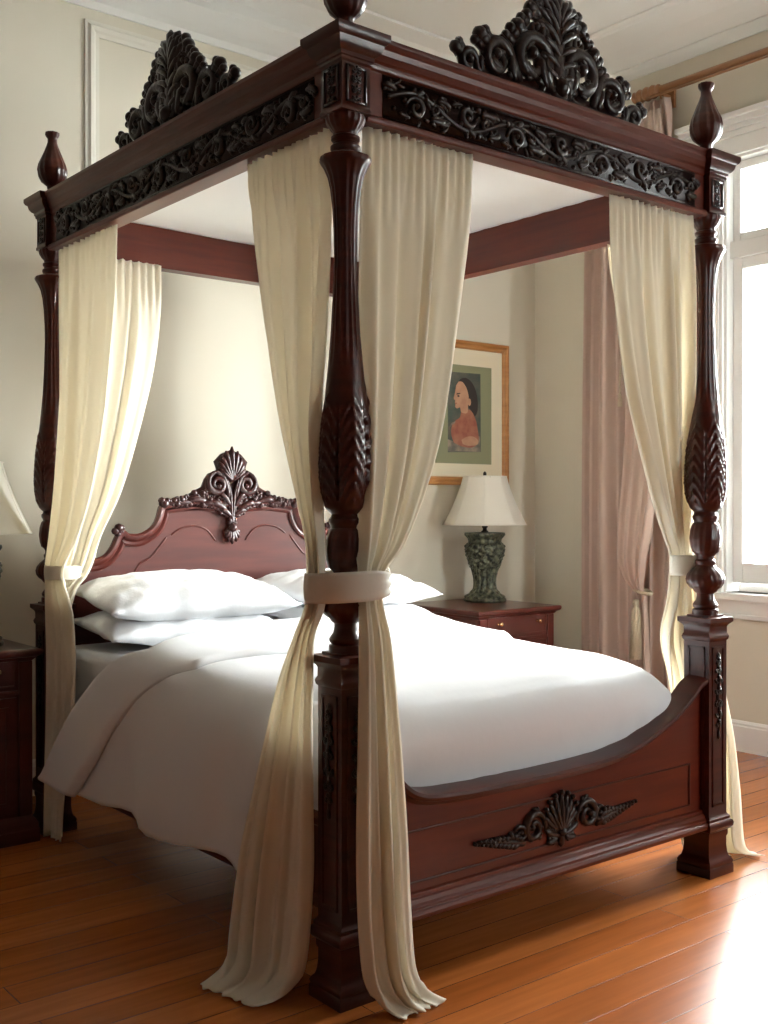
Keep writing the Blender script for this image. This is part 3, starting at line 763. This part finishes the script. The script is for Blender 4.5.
def pillow(cx, cy, cz, w, d, h, rz, rx, ry, label, seed, name='pillow'):
    b = BM(); n1, n2 = 44, 34; rr = random.Random(seed); o1 = rr.uniform(0, 50)
    from mathutils import Euler
    E = Euler((rx, ry, rz)).to_matrix(); T = [[], []]
    for s in (1, -1):
        rows = []
        for i in range(n1+1):
            row = []
            for j in range(n2+1):
                u = -1+2*i/n1; v = -1+2*j/n2
                u_ = math.copysign(abs(u)**.9, u); v_ = math.copysign(abs(v)**.9, v)
                # pinched outline
                X = u_*w/2*(1-.07*(1-v_*v_)*abs(u_)**3); Y = v_*d/2*(1-.10*(1-u_*u_)*abs(v_)**3)
                prof = max(0, (1-abs(u)**3.0))**.62*max(0, (1-abs(v)**3.0))**.62
                Z = s*h/2*prof
                wr = noise.noise(Vector((u*3+o1, v*3, s)))*.012+noise.noise(Vector((u*7+o1, v*7, s)))*.006
                ang = math.atan2(v, u); wr += .004*math.sin(ang*14)*max(abs(u), abs(v))**2*(1 if prof > .05 else 0)
                Z += s*wr*min(1, prof*3)
                if s < 0: Z *= .72
                # flange edge ripples
                if prof < .02: Z += .006*math.sin((u+v*1.3)*9+o1)
                row.append(E @ Vector((X, Y, Z))+Vector((cx, cy, cz)))
            rows.append(row)
        T[0 if s > 0 else 1] = rows
    loft(b, T[0], closed=False, caps=False); R = list(reversed(T[1])); loft(b, R, closed=False, caps=False)
    bmesh.ops.remove_doubles(b, verts=b.verts, dist=.0006)
    bmesh.ops.recalc_face_normals(b, faces=b.faces)
    o = obj(name, b, 'pillow', origin=(cx, cy, cz))
    tag(o, label, 'pillow', 'white pillows at the head of the bed'); return o
pillow(.40, 1.66, .846, .78, .50, .14, math.radians(-4), math.radians(4), 0, 'white pillow lying flat on the mattress under the left upper pillow', 1)
pillow(.425, 1.665, .956, .82, .52, .190, math.radians(-5), math.radians(7), 0, 'plump white pillow on top of the left stack against the headboard', 2)
pillow(1.23, 1.68, .846, .76, .48, .14, math.radians(3), math.radians(4), 0, 'white pillow lying flat under the right upper pillow, mostly hidden', 3)
pillow(1.245, 1.66, .952, .78, .52, .165, math.radians(5), math.radians(7), 0, 'white pillow on the right side of the bed, behind the tied curtain', 4)

# ------------------------------------------------------------------ curtains
def curtain(name, secs, npl, m, label, cat, group=None, seed=0, rows=110, top_ruffle=True, thick=.0025, fine=0, edge=.0, pw=1.0):
    """secs: (z,(x0,y0),(x1,y1),amp) from the top down"""
    rr = random.Random(seed); ph = [rr.uniform(-.9, .9) for _ in range(6)]
    S = [(z, a[0], a[1], c[0], c[1], am) for z, a, c, am in secs]
    fine_list = smooth_list(S, 24)
    nc = npl*12
    # resample evenly in path length
    acc = [0]
    for p, q in zip(fine_list, fine_list[1:]):
        acc.append(acc[-1]+math.dist(p[:5], q[:5]))
    rows_out = []
    for k in range(rows+1):
        t = acc[-1]*k/rows; i = 0
        while i < len(acc)-2 and acc[i+1] < t: i += 1
        f = (t-acc[i])/max(1e-9, acc[i+1]-acc[i]); rows_out.append(tuple(lerp(fine_list[i][q], fine_list[i+1][q], f) for q in range(6)))
    b = BM(); rings = []; ztop = S[0][0]
    for z, x0, y0, x1, y1, am in rows_out:
        dx, dy = x1-x0, y1-y0; l = math.hypot(dx, dy) or 1e-6; nx, ny = -dy/l, dx/l
        d = ztop-z; row = []
        for j in range(nc+1):
            s = j/nc
            e = math.sin(PI*s)
            sw = s + .05*math.sin(2*PI*s*1.3+ph[0]+d*.35)*e + .03*math.sin(2*PI*s*3.1+ph[5]-d*.5)*e
            a = 2*PI*npl*sw + ph[1]
            w1 = noise.noise(Vector((s*npl*.55+seed*7.3, d*.55, .5)))*2.2
            pl = math.sin(a)*(.62+.5*w1)
            pl += .55*math.sin(a*.47+ph[4]+d*.7)+.20*math.sin(2*a+ph[3]+1.2*w1)*(.5+w1)
            pl = pl if pl > 0 else pl*.8
            if name == 'window_drape':
                pl = .9*math.sin(a)+.3*math.sin(2*a+.8)+.25*math.sin(a*.5+ph[4])
            if top_ruffle and d < .30:
                k2 = sstep(.30, .02, d); f2 = math.sin(2*PI*npl*2.2*s+ph[1])
                pl = pl*(1-.75*k2)+k2*f2*.75
                if d < .030: pl += .35*math.sin(2*PI*npl*5*s)
            h = am*pl*.95
            px, py = x0+dx*s+nx*h, y0+dy*s+ny*h
            zz = z
            if d < .02 and top_ruffle: zz += .003*math.sin(2*PI*npl*2*s)
            if z < .05: zz = max(.004, z+.012*math.sin(a*.7+1)*min(1, z*20)); 
            row.append((px, py, zz))
        rings.append(row)
    loft(b, rings, closed=False, caps=False)
    o = obj(name, b, m, origin=(secs[0][1][0], secs[0][1][1], 0), solid=thick)
    tag(o, label, cat, group); 
    for v in []: pass
    return o
GC = 'cream curtains tied to the bed posts'
# corner A, left panel (hangs from the left rail)
curtain('bed_curtain', [
    (2.374, (-.004, .500), (-.004, .060), .010), (2.25, (-.010, .480), (-.008, .052), .024), (2.05, (-.020, .435), (-.014, .045), .032), (1.82, (-.030, .370), (-.030, .042), .036),
    (1.58, (-.045, .265), (-.058, .035), .038), (1.38, (-.060, .160), (-.062, .030), .034), (1.24, (-.078, .082), (-.072, .005), .026), (1.15, (-.090, .058), (-.083, -.012), .018), (1.07, (-.092, .060), (-.085, -.014), .018),
    (.98, (-.100, .105), (-.080, .040), .018), (.86, (-.118, .155), (-.082, .048), .022), (.70, (-.140, .195), (-.084, .050), .024), (.52, (-.155, .245), (-.086, .048), .026), (.34, (-.168, .295), (-.090, .044), .028),
    (.16, (-.180, .318), (-.104, .046), .028), (.07, (-.192, .312), (-.120, .050), .026), (.030, (-.215, .305), (-.150, .060), .020), (.014, (-.255, .300), (-.195, .065), .012), (.008, (-.285, .295), (-.235, .080), .008)],
    6, 'curtain', 'long cream curtain tied just left of the nearest bed post, pooling on the floor', 'curtain', GC, 1)
# corner A, right panel (hangs from the foot rail)
curtain('bed_curtain', [
    (2.374, (.062, -.004), (.476, -.004), .010), (2.20, (.056, -.010), (.460, -.010), .014), (1.95, (.046, -.022), (.416, -.018), .020), (1.70, (.036, -.034), (.365, -.028), .025),
    (1.52, (.024, -.046), (.312, -.040), .028), (1.36, (.012, -.060), (.235, -.056), .030), (1.23, (.000, -.072), (.150, -.072), .028), (1.155, (-.006, -.082), (.066, -.088), .020), (1.075, (-.008, -.084), (.058, -.090), .018),
    (.98, (-.014, -.096), (.078, -.100), .022), (.86, (-.022, -.106), (.086, -.112), .024), (.68, (-.034, -.116), (.100, -.124), .026), (.46, (-.044, -.122), (.115, -.134), .028), (.28, (-.046, -.128), (.120, -.142), .029),
    (.12, (-.040, -.140), (.128, -.148), .030), (.06, (-.026, -.155), (.142, -.155), .026), (.026, (-.005, -.170), (.160, -.165), .020), (.014, (.008, -.190), (.175, -.185), .012), (.008, (.018, -.210), (.188, -.205), .008)],
    6, 'curtain', 'long cream curtain tied just right of the nearest bed post, in front of the footboard', 'curtain', GC, 2)
# corner B, foot panel
curtain('bed_curtain', [
    (2.374, (1.105, -.002), (1.565, -.002), .010), (2.18, (1.128, .010), (1.585, .010), .016), (1.96, (1.180, .024), (1.598, .024), .020), (1.72, (1.270, .045), (1.615, .045), .024), (1.50, (1.385, .062), (1.630, .070), .026),
    (1.34, (1.480, .080), (1.650, .090), .026), (1.22, (1.560, .096), (1.670, .105), .022), (1.15, (1.605, .105), (1.690, .115), .018), (1.07, (1.607, .108), (1.700, .118), .018), (.98, (1.606, .118), (1.715, .120), .020),
    (.84, (1.600, .150), (1.735, .112), .020), (.62, (1.705, .20), (1.760, .085), .018), (.40, (1.720, .20), (1.780, .060), .020), (.15, (1.735, .190), (1.790, .040), .022), (.04, (1.745, .180), (1.800, .030), .022), (.008, (1.770, .180), (1.840, .020), .018)],
    6, 'curtain', 'cream curtain under the right front corner of the canopy, swept back toward the window-side post', 'curtain', GC, 3)
# corner B, side panel
curtain('bed_curtain', [
    (2.374, (1.650, .075), (1.650, .46), .010), (2.1, (1.665, .078), (1.662, .43), .018), (1.75, (1.675, .085), (1.670, .34), .024), (1.45, (1.690, .095), (1.680, .24), .026), (1.25, (1.705, .10), (1.700, .17), .022), (1.12, (1.715, .100), (1.710, .150), .016),
    (.98, (1.728, .085), (1.722, .150), .020), (.75, (1.765, .030), (1.755, .15), .024), (.50, (1.800, -.010), (1.785, .14), .028), (.28, (1.820, -.025), (1.805, .14), .032), (.10, (1.830, -.030), (1.820, .14), .034), (.04, (1.850, -.035), (1.850, .13), .030), (.020, (1.89, -.045), (1.88, .12), .018), (.008, (1.945, -.055), (1.93, .09), .010)],
    6, 'curtain', 'cream curtain trailing on the floor just right of the window-side foot post', 'curtain', GC, 4)
# corner C, side panel
curtain('bed_curtain', [
    (2.374, (-.004, 1.94), (-.004, 1.400), .009), (2.15, (-.008, 1.935), (-.008, 1.408), .012), (1.9, (-.014, 1.925), (-.014, 1.440), .016), (1.65, (-.024, 1.915), (-.022, 1.480), .020), (1.40, (-.040, 1.900), (-.032, 1.560), .022),
    (1.22, (-.055, 1.895), (-.045, 1.65), .022), (1.10, (-.070, 1.890), (-.060, 1.745), .020), (1.03, (-.072, 1.890), (-.062, 1.742), .018), (.92, (-.078, 1.880), (-.064, 1.655), .018), (.74, (-.080, 1.862), (-.066, 1.625), .019),
    (.55, (-.080, 1.862), (-.066, 1.635), .019), (.35, (-.080, 1.866), (-.070, 1.69), .018), (.12, (-.080, 1.868), (-.074, 1.73), .018), (.03, (-.080, 1.868), (-.074, 1.74), .018)],
    5, 'curtain', 'broad cream curtain hanging from the left canopy rail beside the left nightstand', 'curtain', GC, 5)
# corner C, head panel
curtain('bed_curtain', [
    (2.374, (.075, 1.925), (.455, 1.925), .010), (2.15, (.070, 1.922), (.452, 1.922), .014), (1.92, (.060, 1.918), (.420, 1.918), .018), (1.65, (.045, 1.912), (.350, 1.912), .022), (1.40, (.025, 1.905), (.265, 1.900), .024), (1.22, (-.005, 1.895), (.165, 1.88), .022),
    (1.11, (-.030, 1.880), (.100, 1.830), .018), (1.05, (-.045, 1.870), (.062, 1.815), .014), (.98, (-.055, 1.870), (.00, 1.80), .014), (.80, (-.062, 1.87), (-.045, 1.78), .010), (.40, (-.066, 1.87), (-.062, 1.79), .010), (.012, (-.066, 1.87), (-.062, 1.79), .010)],
    5, 'curtain', 'narrower cream curtain hanging from the rear canopy rail over the left end of the headboard', 'curtain', GC, 6)

# corner D (by the right head post): added to keep window light off the left wall
curtain('bed_curtain', [(2.374, (W+.004, 1.94), (W+.004, 1.46), .010), (2.0, (W+.008, 1.94), (W+.008, 1.50), .016), (1.6, (W+.012, 1.93), (W+.010, 1.62), .020), (1.25, (W+.010, 1.925), (W+.005, 1.80), .018), (1.09, (W+.005, 1.925), (W+.005, 1.86), .014),
    (.8, (W+.055, 1.92), (W+.055, 1.80), .016), (.3, (W+.062, 1.92), (W+.062, 1.78), .018), (.012, (W+.062, 1.92), (W+.062, 1.78), .018)],
    5, 'curtain', 'cream curtain added at the right head post to shade the left wall, mostly hidden', 'curtain', GC, 9)
def band(cx, cy, z, a, bb, ang, h, label, tilt=0.0, m='tie', n=72):
    b = BM(); rings = []
    ca, sa = math.cos(ang), math.sin(ang)
    for k in range(9):
        t = k/8; row = []
        for i in range(n):
            th = 2*PI*i/n; bul = 1+.03*math.sin(PI*t)-.0
            e = 1.0
            X = a*bul*math.copysign(abs(math.cos(th))**e, math.cos(th)); Y = bb*bul*math.copysign(abs(math.sin(th))**e, math.sin(th))
            pinch = .004*math.sin(t*PI*5)*max(0, math.cos(th))**6
            X += pinch; 
            hh = h*(1-.25*max(0, math.cos(th))**6)
            row.append((cx+X*ca-Y*sa, cy+X*sa+Y*ca, z+hh*(t-.5)+tilt*X))
        rings.append(row)
    loft(b, rings, caps=False)
    return tag(obj('curtain_tieback', b, m, origin=(cx, cy, z), solid=.006), label, 'tieback', 'cream fabric tiebacks')
band(-.020, -.034, 1.120, .112, .080, -PI/4, .080, 'wide cream fabric tieback wrapped around the nearest post and its curtains', tilt=.06)
band(1.672, .095, 1.115, .085, .055, .15, .075, 'pale tieback around the curtains at the foot post by the window')
band(-.030, 1.838, 1.070, .066, .070, -.5, .055, 'cream tieback at the head post beside the left nightstand')

band(W+.005, 1.892, 1.09, .040, .046, .5, .05, 'cream tieback of the added shading curtain at the right head post, hidden from view')  # goes with the curtain added at corner D for its shade
# window drapes -----------------------------------------------------
curtain('window_drape', [(3.66, (3.405, 1.98), (3.405, 1.47), .034), (3.4, (3.395, 2.04), (3.395, 1.43), .038), (2.6, (3.39, 2.06), (3.39, 1.42), .036), (1.5, (3.385, 2.07), (3.385, 1.42), .036), (.5, (3.385, 2.07), (3.385, 1.42), .038), (.02, (3.385, 2.07), (3.385, 1.42), .038)],
        7, 'drape', 'beige floor-length drape hanging in straight folds left of the window', 'drape', 'beige window drapes', 7, rows=60)
curtain('window_drape', [(3.58, (3.33, 1.76), (3.33, 1.47), .018), (3.3, (3.295, 1.76), (3.295, 1.42), .022), (2.6, (3.27, 1.72), (3.27, 1.36), .026), (2.0, (3.25, 1.665), (3.24, 1.37), .026), (1.6, (3.22, 1.655), (3.20, 1.38), .022), (1.25, (3.17, 1.650), (3.15, 1.39), .018),
                         (1.05, (3.155, 1.640), (3.14, 1.425), .016), (.96, (3.175, 1.625), (3.165, 1.455), .016), (.90, (3.20, 1.605), (3.20, 1.49), .014), (.865, (3.235, 1.59), (3.235, 1.515), .012), (.84, (3.26, 1.58), (3.26, 1.52), .010), (.80, (3.27, 1.585), (3.27, 1.52), .012), (.4, (3.27, 1.60), (3.27, 1.50), .016), (.02, (3.27, 1.60), (3.27, 1.50), .016)],
        4, 'drape', 'beige inner drape gathered in a soft puff above its tasselled cord', 'drape', 'beige window drapes', 8, rows=110)
tb = thing('tassel_tieback', 'gold cord tieback with a long tassel on the beige drape', 'tieback', (3.28, 1.55, .85))
b = BM(); tube3(b, [(3.28+.045*math.cos(a*PI/12), 1.55+.052*math.sin(a*PI/12), .85+.012*math.sin(a*PI/12)) for a in range(25)], .010, 8); obj('cord', b, 'tassel', tb)
b = BM(); lathe(b, [(.80, .006), (.805, .014), (.79, .018), (.775, .014), (.765, .012), (.75, .022), (.60, .028), (.47, .033), (.465, .005)], 24, (3.225, 1.555, 0), lambda a, z, r: r*(1+.1*math.cos(a*12)))
obj('tassel', b, 'tassel', tb)
b = BM(); tube3(b, [(3.275, 1.706, 2.13), (3.27, 1.708, 2.05), (3.27, 1.706, 1.98)], .005)
lathe(b, [(1.99, .004), (1.98, .011), (1.965, .008), (1.955, .013), (1.91, .015), (1.908, .003)], 16, (3.27, 1.706, 0))
tag(obj('drapery_cord', b, 'tassel', origin=(3.27, 1.706, 1.9)), 'short gold cord with a small tassel hanging high on the beige drape', 'cord')

# curtain rod
rod = thing('curtain_rod', 'wooden curtain rod with ribbed finial above the window', 'curtain rod', (3.40, 1.7, 3.70))
b = BM(); tube3(b, [(3.40, 1.66, 3.715), (3.40, -.6, 3.715)], .022, 16); obj('pole', b, 'rod', rod)
b = BM(); tube3(b, [(3.375, 1.60, 3.678), (3.375, -.6, 3.678)], .007, 8); obj('track', b, 'rod', rod)
b = BM()
zz = [(0, .012), (.010, .028), (.02, .034), (.03, .028), (.036, .026), (.045, .034), (.06, .040), (.075, .034), (.082, .028), (.09, .036), (.105, .042), (.12, .036), (.127, .03), (.135, .036), (.15, .040), (.165, .034), (.172, .028), (.18, .032), (.19, .034), (.2, .026)]
rings = [[(3.40+r*math.cos(2*PI*k/24), 1.72-y, 3.715+r*math.sin(2*PI*k/24)) for k in range(24)] for y, r in zz]
loft(b, rings); bmesh.ops.recalc_face_normals(b, faces=b.faces); obj('rod_finial', b, 'rod', rod)
for y in (1.515, -.485):
    b = BM(); box(b, 3.40, XR-.02, y-.015, y+.015, 3.66, 3.69); box(b, XR-.02, XR, y-.035, y+.035, 3.62, 3.74); obj('bracket', b, 'rod', rod, smooth=False, bevel=.004)

# ------------------------------------------------------------------ nightstands
def make_nightstand(x0, x1, y0, y1, H, label):
    t = thing('nightstand', label, 'nightstand', ((x0+x1)/2, (y0+y1)/2, 0), 'mahogany nightstands beside the bed')
    i = .035
    b = BM(); rectloft(b, [(0, -.008), (.05, -.008), (.055, -.012), (.075, -.014), (.09, -.022), (.10, -.030), (.105, -i), (H-.05, -i), (H-.045, -.028), (H-.036, -.020), (H-.034, -.020)], x0, x1, y0, y1)
    obj('body', b, 'stand', t, smooth=False, bevel=.002)
    b = BM(); rectloft(b, [(H-.034, -.022), (H-.030, -.010), (H-.024, -.002), (H-.016, 0), (H-.006, 0), (H-.002, -.004), (H, -.010)], x0, x1, y0, y1); obj('top', b, 'stand', t, smooth=False)
    yf = y0+i
    for xa in (x0+i, x1-i-.05):
        b = BM(); box(b, xa, xa+.05, yf-.008, yf+.002, .105, H-.05); obj('pilaster', b, 'stand', t, smooth=False, bevel=.002)
    for ya in (y0+i, y1-i-.05):
        for xa, xb in ((x0+i-.006, x0+i), (x1-i, x1-i+.006)):
            b = BM(); box(b, xa, xb, ya, ya+.05, .105, H-.05); obj('pilaster', b, 'stand', t, smooth=False, bevel=.002)
    b = BM(); box(b, x0+i+.05, x1-i-.05, yf-.007, yf, H-.178, H-.162); obj('drawer_rail', b, 'stand', t, smooth=False, bevel=.002)
    xa, xb = x0+i+.058, x1-i-.058
    def front(name, z0, z1, knobs):
        b = BM(); box(b, xa, xb, yf-.008, yf, z0, z1); bead_frame(b, xa+.006, xb-.006, z0+.006, z1-.006, yf-.008, .008, .005)
        d = obj(name, b, 'stand', t, smooth=False, bevel=.0015)
        for kx, kz in knobs:
            b = BM(); rings = [[(kx+r*math.cos(2*PI*k/16), yf-.008-y, kz+r*math.sin(2*PI*k/16)) for k in range(16)] for y, r in ((0, .010), (.004, .009), (.008, .0045), (.014, .005), (.018, .010), (.024, .0125), (.030, .010), (.033, .004))]
            loft(b, rings); bmesh.ops.recalc_face_normals(b, faces=b.faces); obj('knob', b, 'brass', d)
    front('drawer', H-.155, H-.040, [(x0+.175, H-.080), (x1-.175, H-.080)])
    front('drawer', H-.305, H-.185, [(x0+.175, H-.24), (x1-.175, H-.24)]) if x0 > 1 else None
    zt = H-.32 if x0 > 1 else H-.19
    xm = (xa+xb)/2
    for (s, e, kx) in ((xa, xm-.002, xm-.03), (xm+.002, xb, xm+.03)):
        b = BM(); box(b, s, e, yf-.008, yf, .12, zt); bead_frame(b, s+.035, e-.035, .155, zt-.035, yf-.008, .012, .006)
        d = obj('door', b, 'stand', t, smooth=False, bevel=.0015)
    return t
make_nightstand(2.30, 2.955, 1.87, 2.55, .768, 'mahogany nightstand with brass knobs on the window side of the bed')
make_nightstand(-.750, -.098, 1.87, 2.50, .768, 'dark mahogany nightstand at the left edge, partly out of frame')

# ------------------------------------------------------------------ lamps
def make_lamp(x, y, z, label):
    t = thing('table_lamp', label, 'lamp', (x, y, z), 'table lamps on the nightstands')
    b = BM()
    P = [(0, .118), (.004, .126), (.016, .127), (.020, .120), (.030, .120), (.038, .106), (.050, .090), (.066, .076), (.085, .070), (.11, .068), (.14, .070), (.18, .080), (.23, .097), (.28, .111), (.31, .116), (.335, .113), (.35, .100), (.362, .097), (.372, .100), (.385, .112), (.395, .119), (.408, .120), (.410, .09), (.412, .02)]
    def rf(a, zz, r):
        if .075 < zz < .20: return r*(1-.13*abs(math.cos(a*7))**3)
        if .20 <= zz < .35: return r*(1+.055*math.sin(a*12+zz*90)*math.sin(zz*120)+.03*math.sin(a*20-zz*140))
        if .02 < zz < .075: return r*(1+.06*math.sin(a*14)*math.sin(zz*130))
        if zz > .36 and zz < .40: return r*(1+.02*math.cos(a*24))
        return r
    lathe(b, P, 96, (x, y, z), rf, step=.004); obj('lamp_base', b, 'verd', t, angle=60)
    b = BM(); lathe(b, [(.410, .022), (.418, .022), (.422, .013), (.435, .012), (.440, .018), (.452, .018), (.456, .006), (.73, .003), (.735, .008)], 20, (x, y, z))
    lathe(b, [(.730, .003), (.738, .013), (.750, .009), (.757, .011), (.766, .008), (.772, .002)], 16, (x, y, z))
    obj('lamp_stem', b, 'darkm', t)
    SH = [(.452, .246), (.458, .2455), (.462, .241), (.50, .222), (.55, .197), (.60, .175), (.65, .155), (.70, .138), (.738, .128), (.744, .128)]
    def sf(a, zz, r):
        k = 8; u = ((a*k/(2*PI)) % 1.0)-.5
        return r*(math.cos(PI/k)/math.cos(2*PI/k*u))**.45*(1.0)
    b = BM(); lathe(b, SH, 96, (x, y, z), sf, caps=False); sh = obj('lamp_shade', b, 'shade', t, solid=.002, angle=40)
    b = BM()
    for k in range(8):
        a = 2*PI*k/8+1e-6; tube3(b, [(x+(sf(a, zz, r)+.001)*math.cos(a), y+(sf(a, zz, r)+.001)*math.sin(a), z+zz) for zz, r in SH], .0016, 5)
    for zz, r in ((.455, .2455), (.741, .128)): tube3(b, [(x+(sf(a*PI/48, zz, r)+.001)*math.cos(a*PI/48), y+(sf(a*PI/48, zz, r)+.001)*math.sin(a*PI/48), z+zz) for a in range(97)], .003, 5)
    obj('shade_trim', b, 'shade', sh)
    b = BM()
    for k in range(3):
        a = 2*PI*k/3; tube3(b, [(x, y, z+.733), (x+.126*math.cos(a), y+.126*math.sin(a), z+.736)], .002, 5)
    obj('shade_spider', b, 'darkm', sh)
    return t
make_lamp(2.787, 2.325, .768, 'table lamp with verdigris vase base and cream shade on the nightstand under the picture')
make_lamp(-.305, 2.10, .768, 'table lamp cut by the left edge of the photo, cream shade above the left nightstand')

# ------------------------------------------------------------------ picture
pic = thing('framed_picture', 'gilt framed portrait of a woman with olive mat on the back wall', 'picture', (2.842, YB, 1.9))
x0, x1, z0, z1 = 2.462, 3.222, 1.462, 2.350
def pframe(bm, x0, x1, z0, z1, y, prof):
    rings = [[(x0+o, y-h, z0+o), (x1-o, y-h, z0+o), (x1-o, y-h, z1-o), (x0+o, y-h, z1-o)] for o, h in prof]
    loft(bm, rings, caps=False)
b = BM(); pframe(b, x0, x1, z0, z1, YB, [(0, 0), (0, .026), (.004, .032), (.018, .034), (.026, .026), (.034, .024), (.042, .027), (.050, .022), (.052, .012)]); obj('frame', b, 'gilt', pic, smooth=False)
b = BM(); box(b, x0+.05, x1-.05, YB-.014, YB-.004, z0+.05, z1-.05)
obj('mount', b, 'matw', pic, smooth=False)
b = BM(); box(b, x0+.150, x1-.150, YB-.0165, YB-.014, z0+.135, z1-.155); pframe(b, x0+.147, x1-.147, z0+.132, z1-.152, YB-.014, [(0, 0), (0, .004), (.003, .004), (.003, 0)])
for f in b.faces: pass
obj('olive_mat', b, 'matg', pic, smooth=False)
# the portrait: flat painted shapes on the paper
px0, pz0, pw, ph_ = 2.706, 1.660, .278, .495
b = BM()
def flat(pts, lay, mi):
    vs = [b.verts.new((px0+u*pw, YB-.0170-.0006*lay, pz0+v*ph_)) for u, v in pts]; f = b.faces.new(vs); f.material_index = mi
    if f.normal.y > 0: f.normal_flip()
def ell(cu, cv, ru, rv, n=22, rot=0):
    return [(cu+ru*math.cos(2*PI*k/n)*math.cos(rot)-rv*math.sin(2*PI*k/n)*math.sin(rot), cv+ru*math.cos(2*PI*k/n)*math.sin(rot)+rv*math.sin(2*PI*k/n)*math.cos(rot)) for k in range(n)]
flat([(0, 0), (1, .02), (.985, 1), (.01, .99)], 0, 0)
flat(smooth_list([(.28, .80), (.36, .905), (.56, .93), (.76, .86), (.88, .72), (.90, .55), (.80, .46), (.66, .55), (.52, .60), (.40, .74)], 4), 1, 1)
flat([(.0, .02), (.98, .02), (.97, .22), (.7, .18), (.3, .12), (.0, .16)], 1, 4)
flat(smooth_list([(.18, .12), (.10, .22), (.12, .33), (.24, .40), (.36, .44), (.42, .52), (.66, .54), (.82, .44), (.90, .30), (.92, .14), (.7, .07), (.4, .08)], 4), 2, 3)
flat(smooth_list([(.24, .83), (.21, .74), (.17, .665), (.215, .645), (.205, .615), (.225, .60), (.215, .565), (.27, .545), (.36, .56), (.40, .50), (.58, .50), (.60, .60), (.62, .70), (.56, .80), (.44, .875), (.32, .88)], 3), 3, 2)
flat(ell(.64, .635, .05, .045), 4, 2)
flat([(.25, .715), (.36, .725), (.37, .74), (.26, .732)], 4, 1); flat(ell(.31, .70, .035, .012), 4, 1)
flat(ell(.235, .608, .03, .008), 4, 3)
flat(smooth_list([(.02, .30), (.10, .36), (.22, .385), (.20, .36), (.10, .33), (.04, .27)], 3), 4, 4)
flat(smooth_list([(.40, .16), (.55, .20), (.75, .21), (.90, .17), (.88, .11), (.6, .09), (.44, .11)], 3), 4, 2)
obj('portrait', b, ['p_bg', 'p_hair', 'p_skin', 'p_dress', 'p_cloth'], pic, smooth=False)

# ------------------------------------------------------------------ outside the window
b = BM(); box(b, 3.8, 70, -40, 60, -6.2, -6.0); tag(obj('street', b, 'ground', smooth=False), kind='structure')
bld = thing('building', 'pale building seen faintly through the window glass', 'building', (24, 9, -6))
b = BM(); box(b, 22, 28, 3, 12.5, -6, 3.2)
obj('facade', b, 'bld', bld, smooth=False)
for y in (4.2, 5.8, 7.4, 9.0, 10.6):
    for z in (-4.5, -1.8, .9):
        b = BM(); box(b, 21.95, 22.0, y, y+.7, z, z+1.3); obj('window', b, 'bldw', bld, smooth=False)
b = BM(); rectloft(b, [(3.2, .3), (3.35, .3), (3.4, .0)], 22, 28, 3, 12.5); obj('roof', b, 'roof', bld, smooth=False)
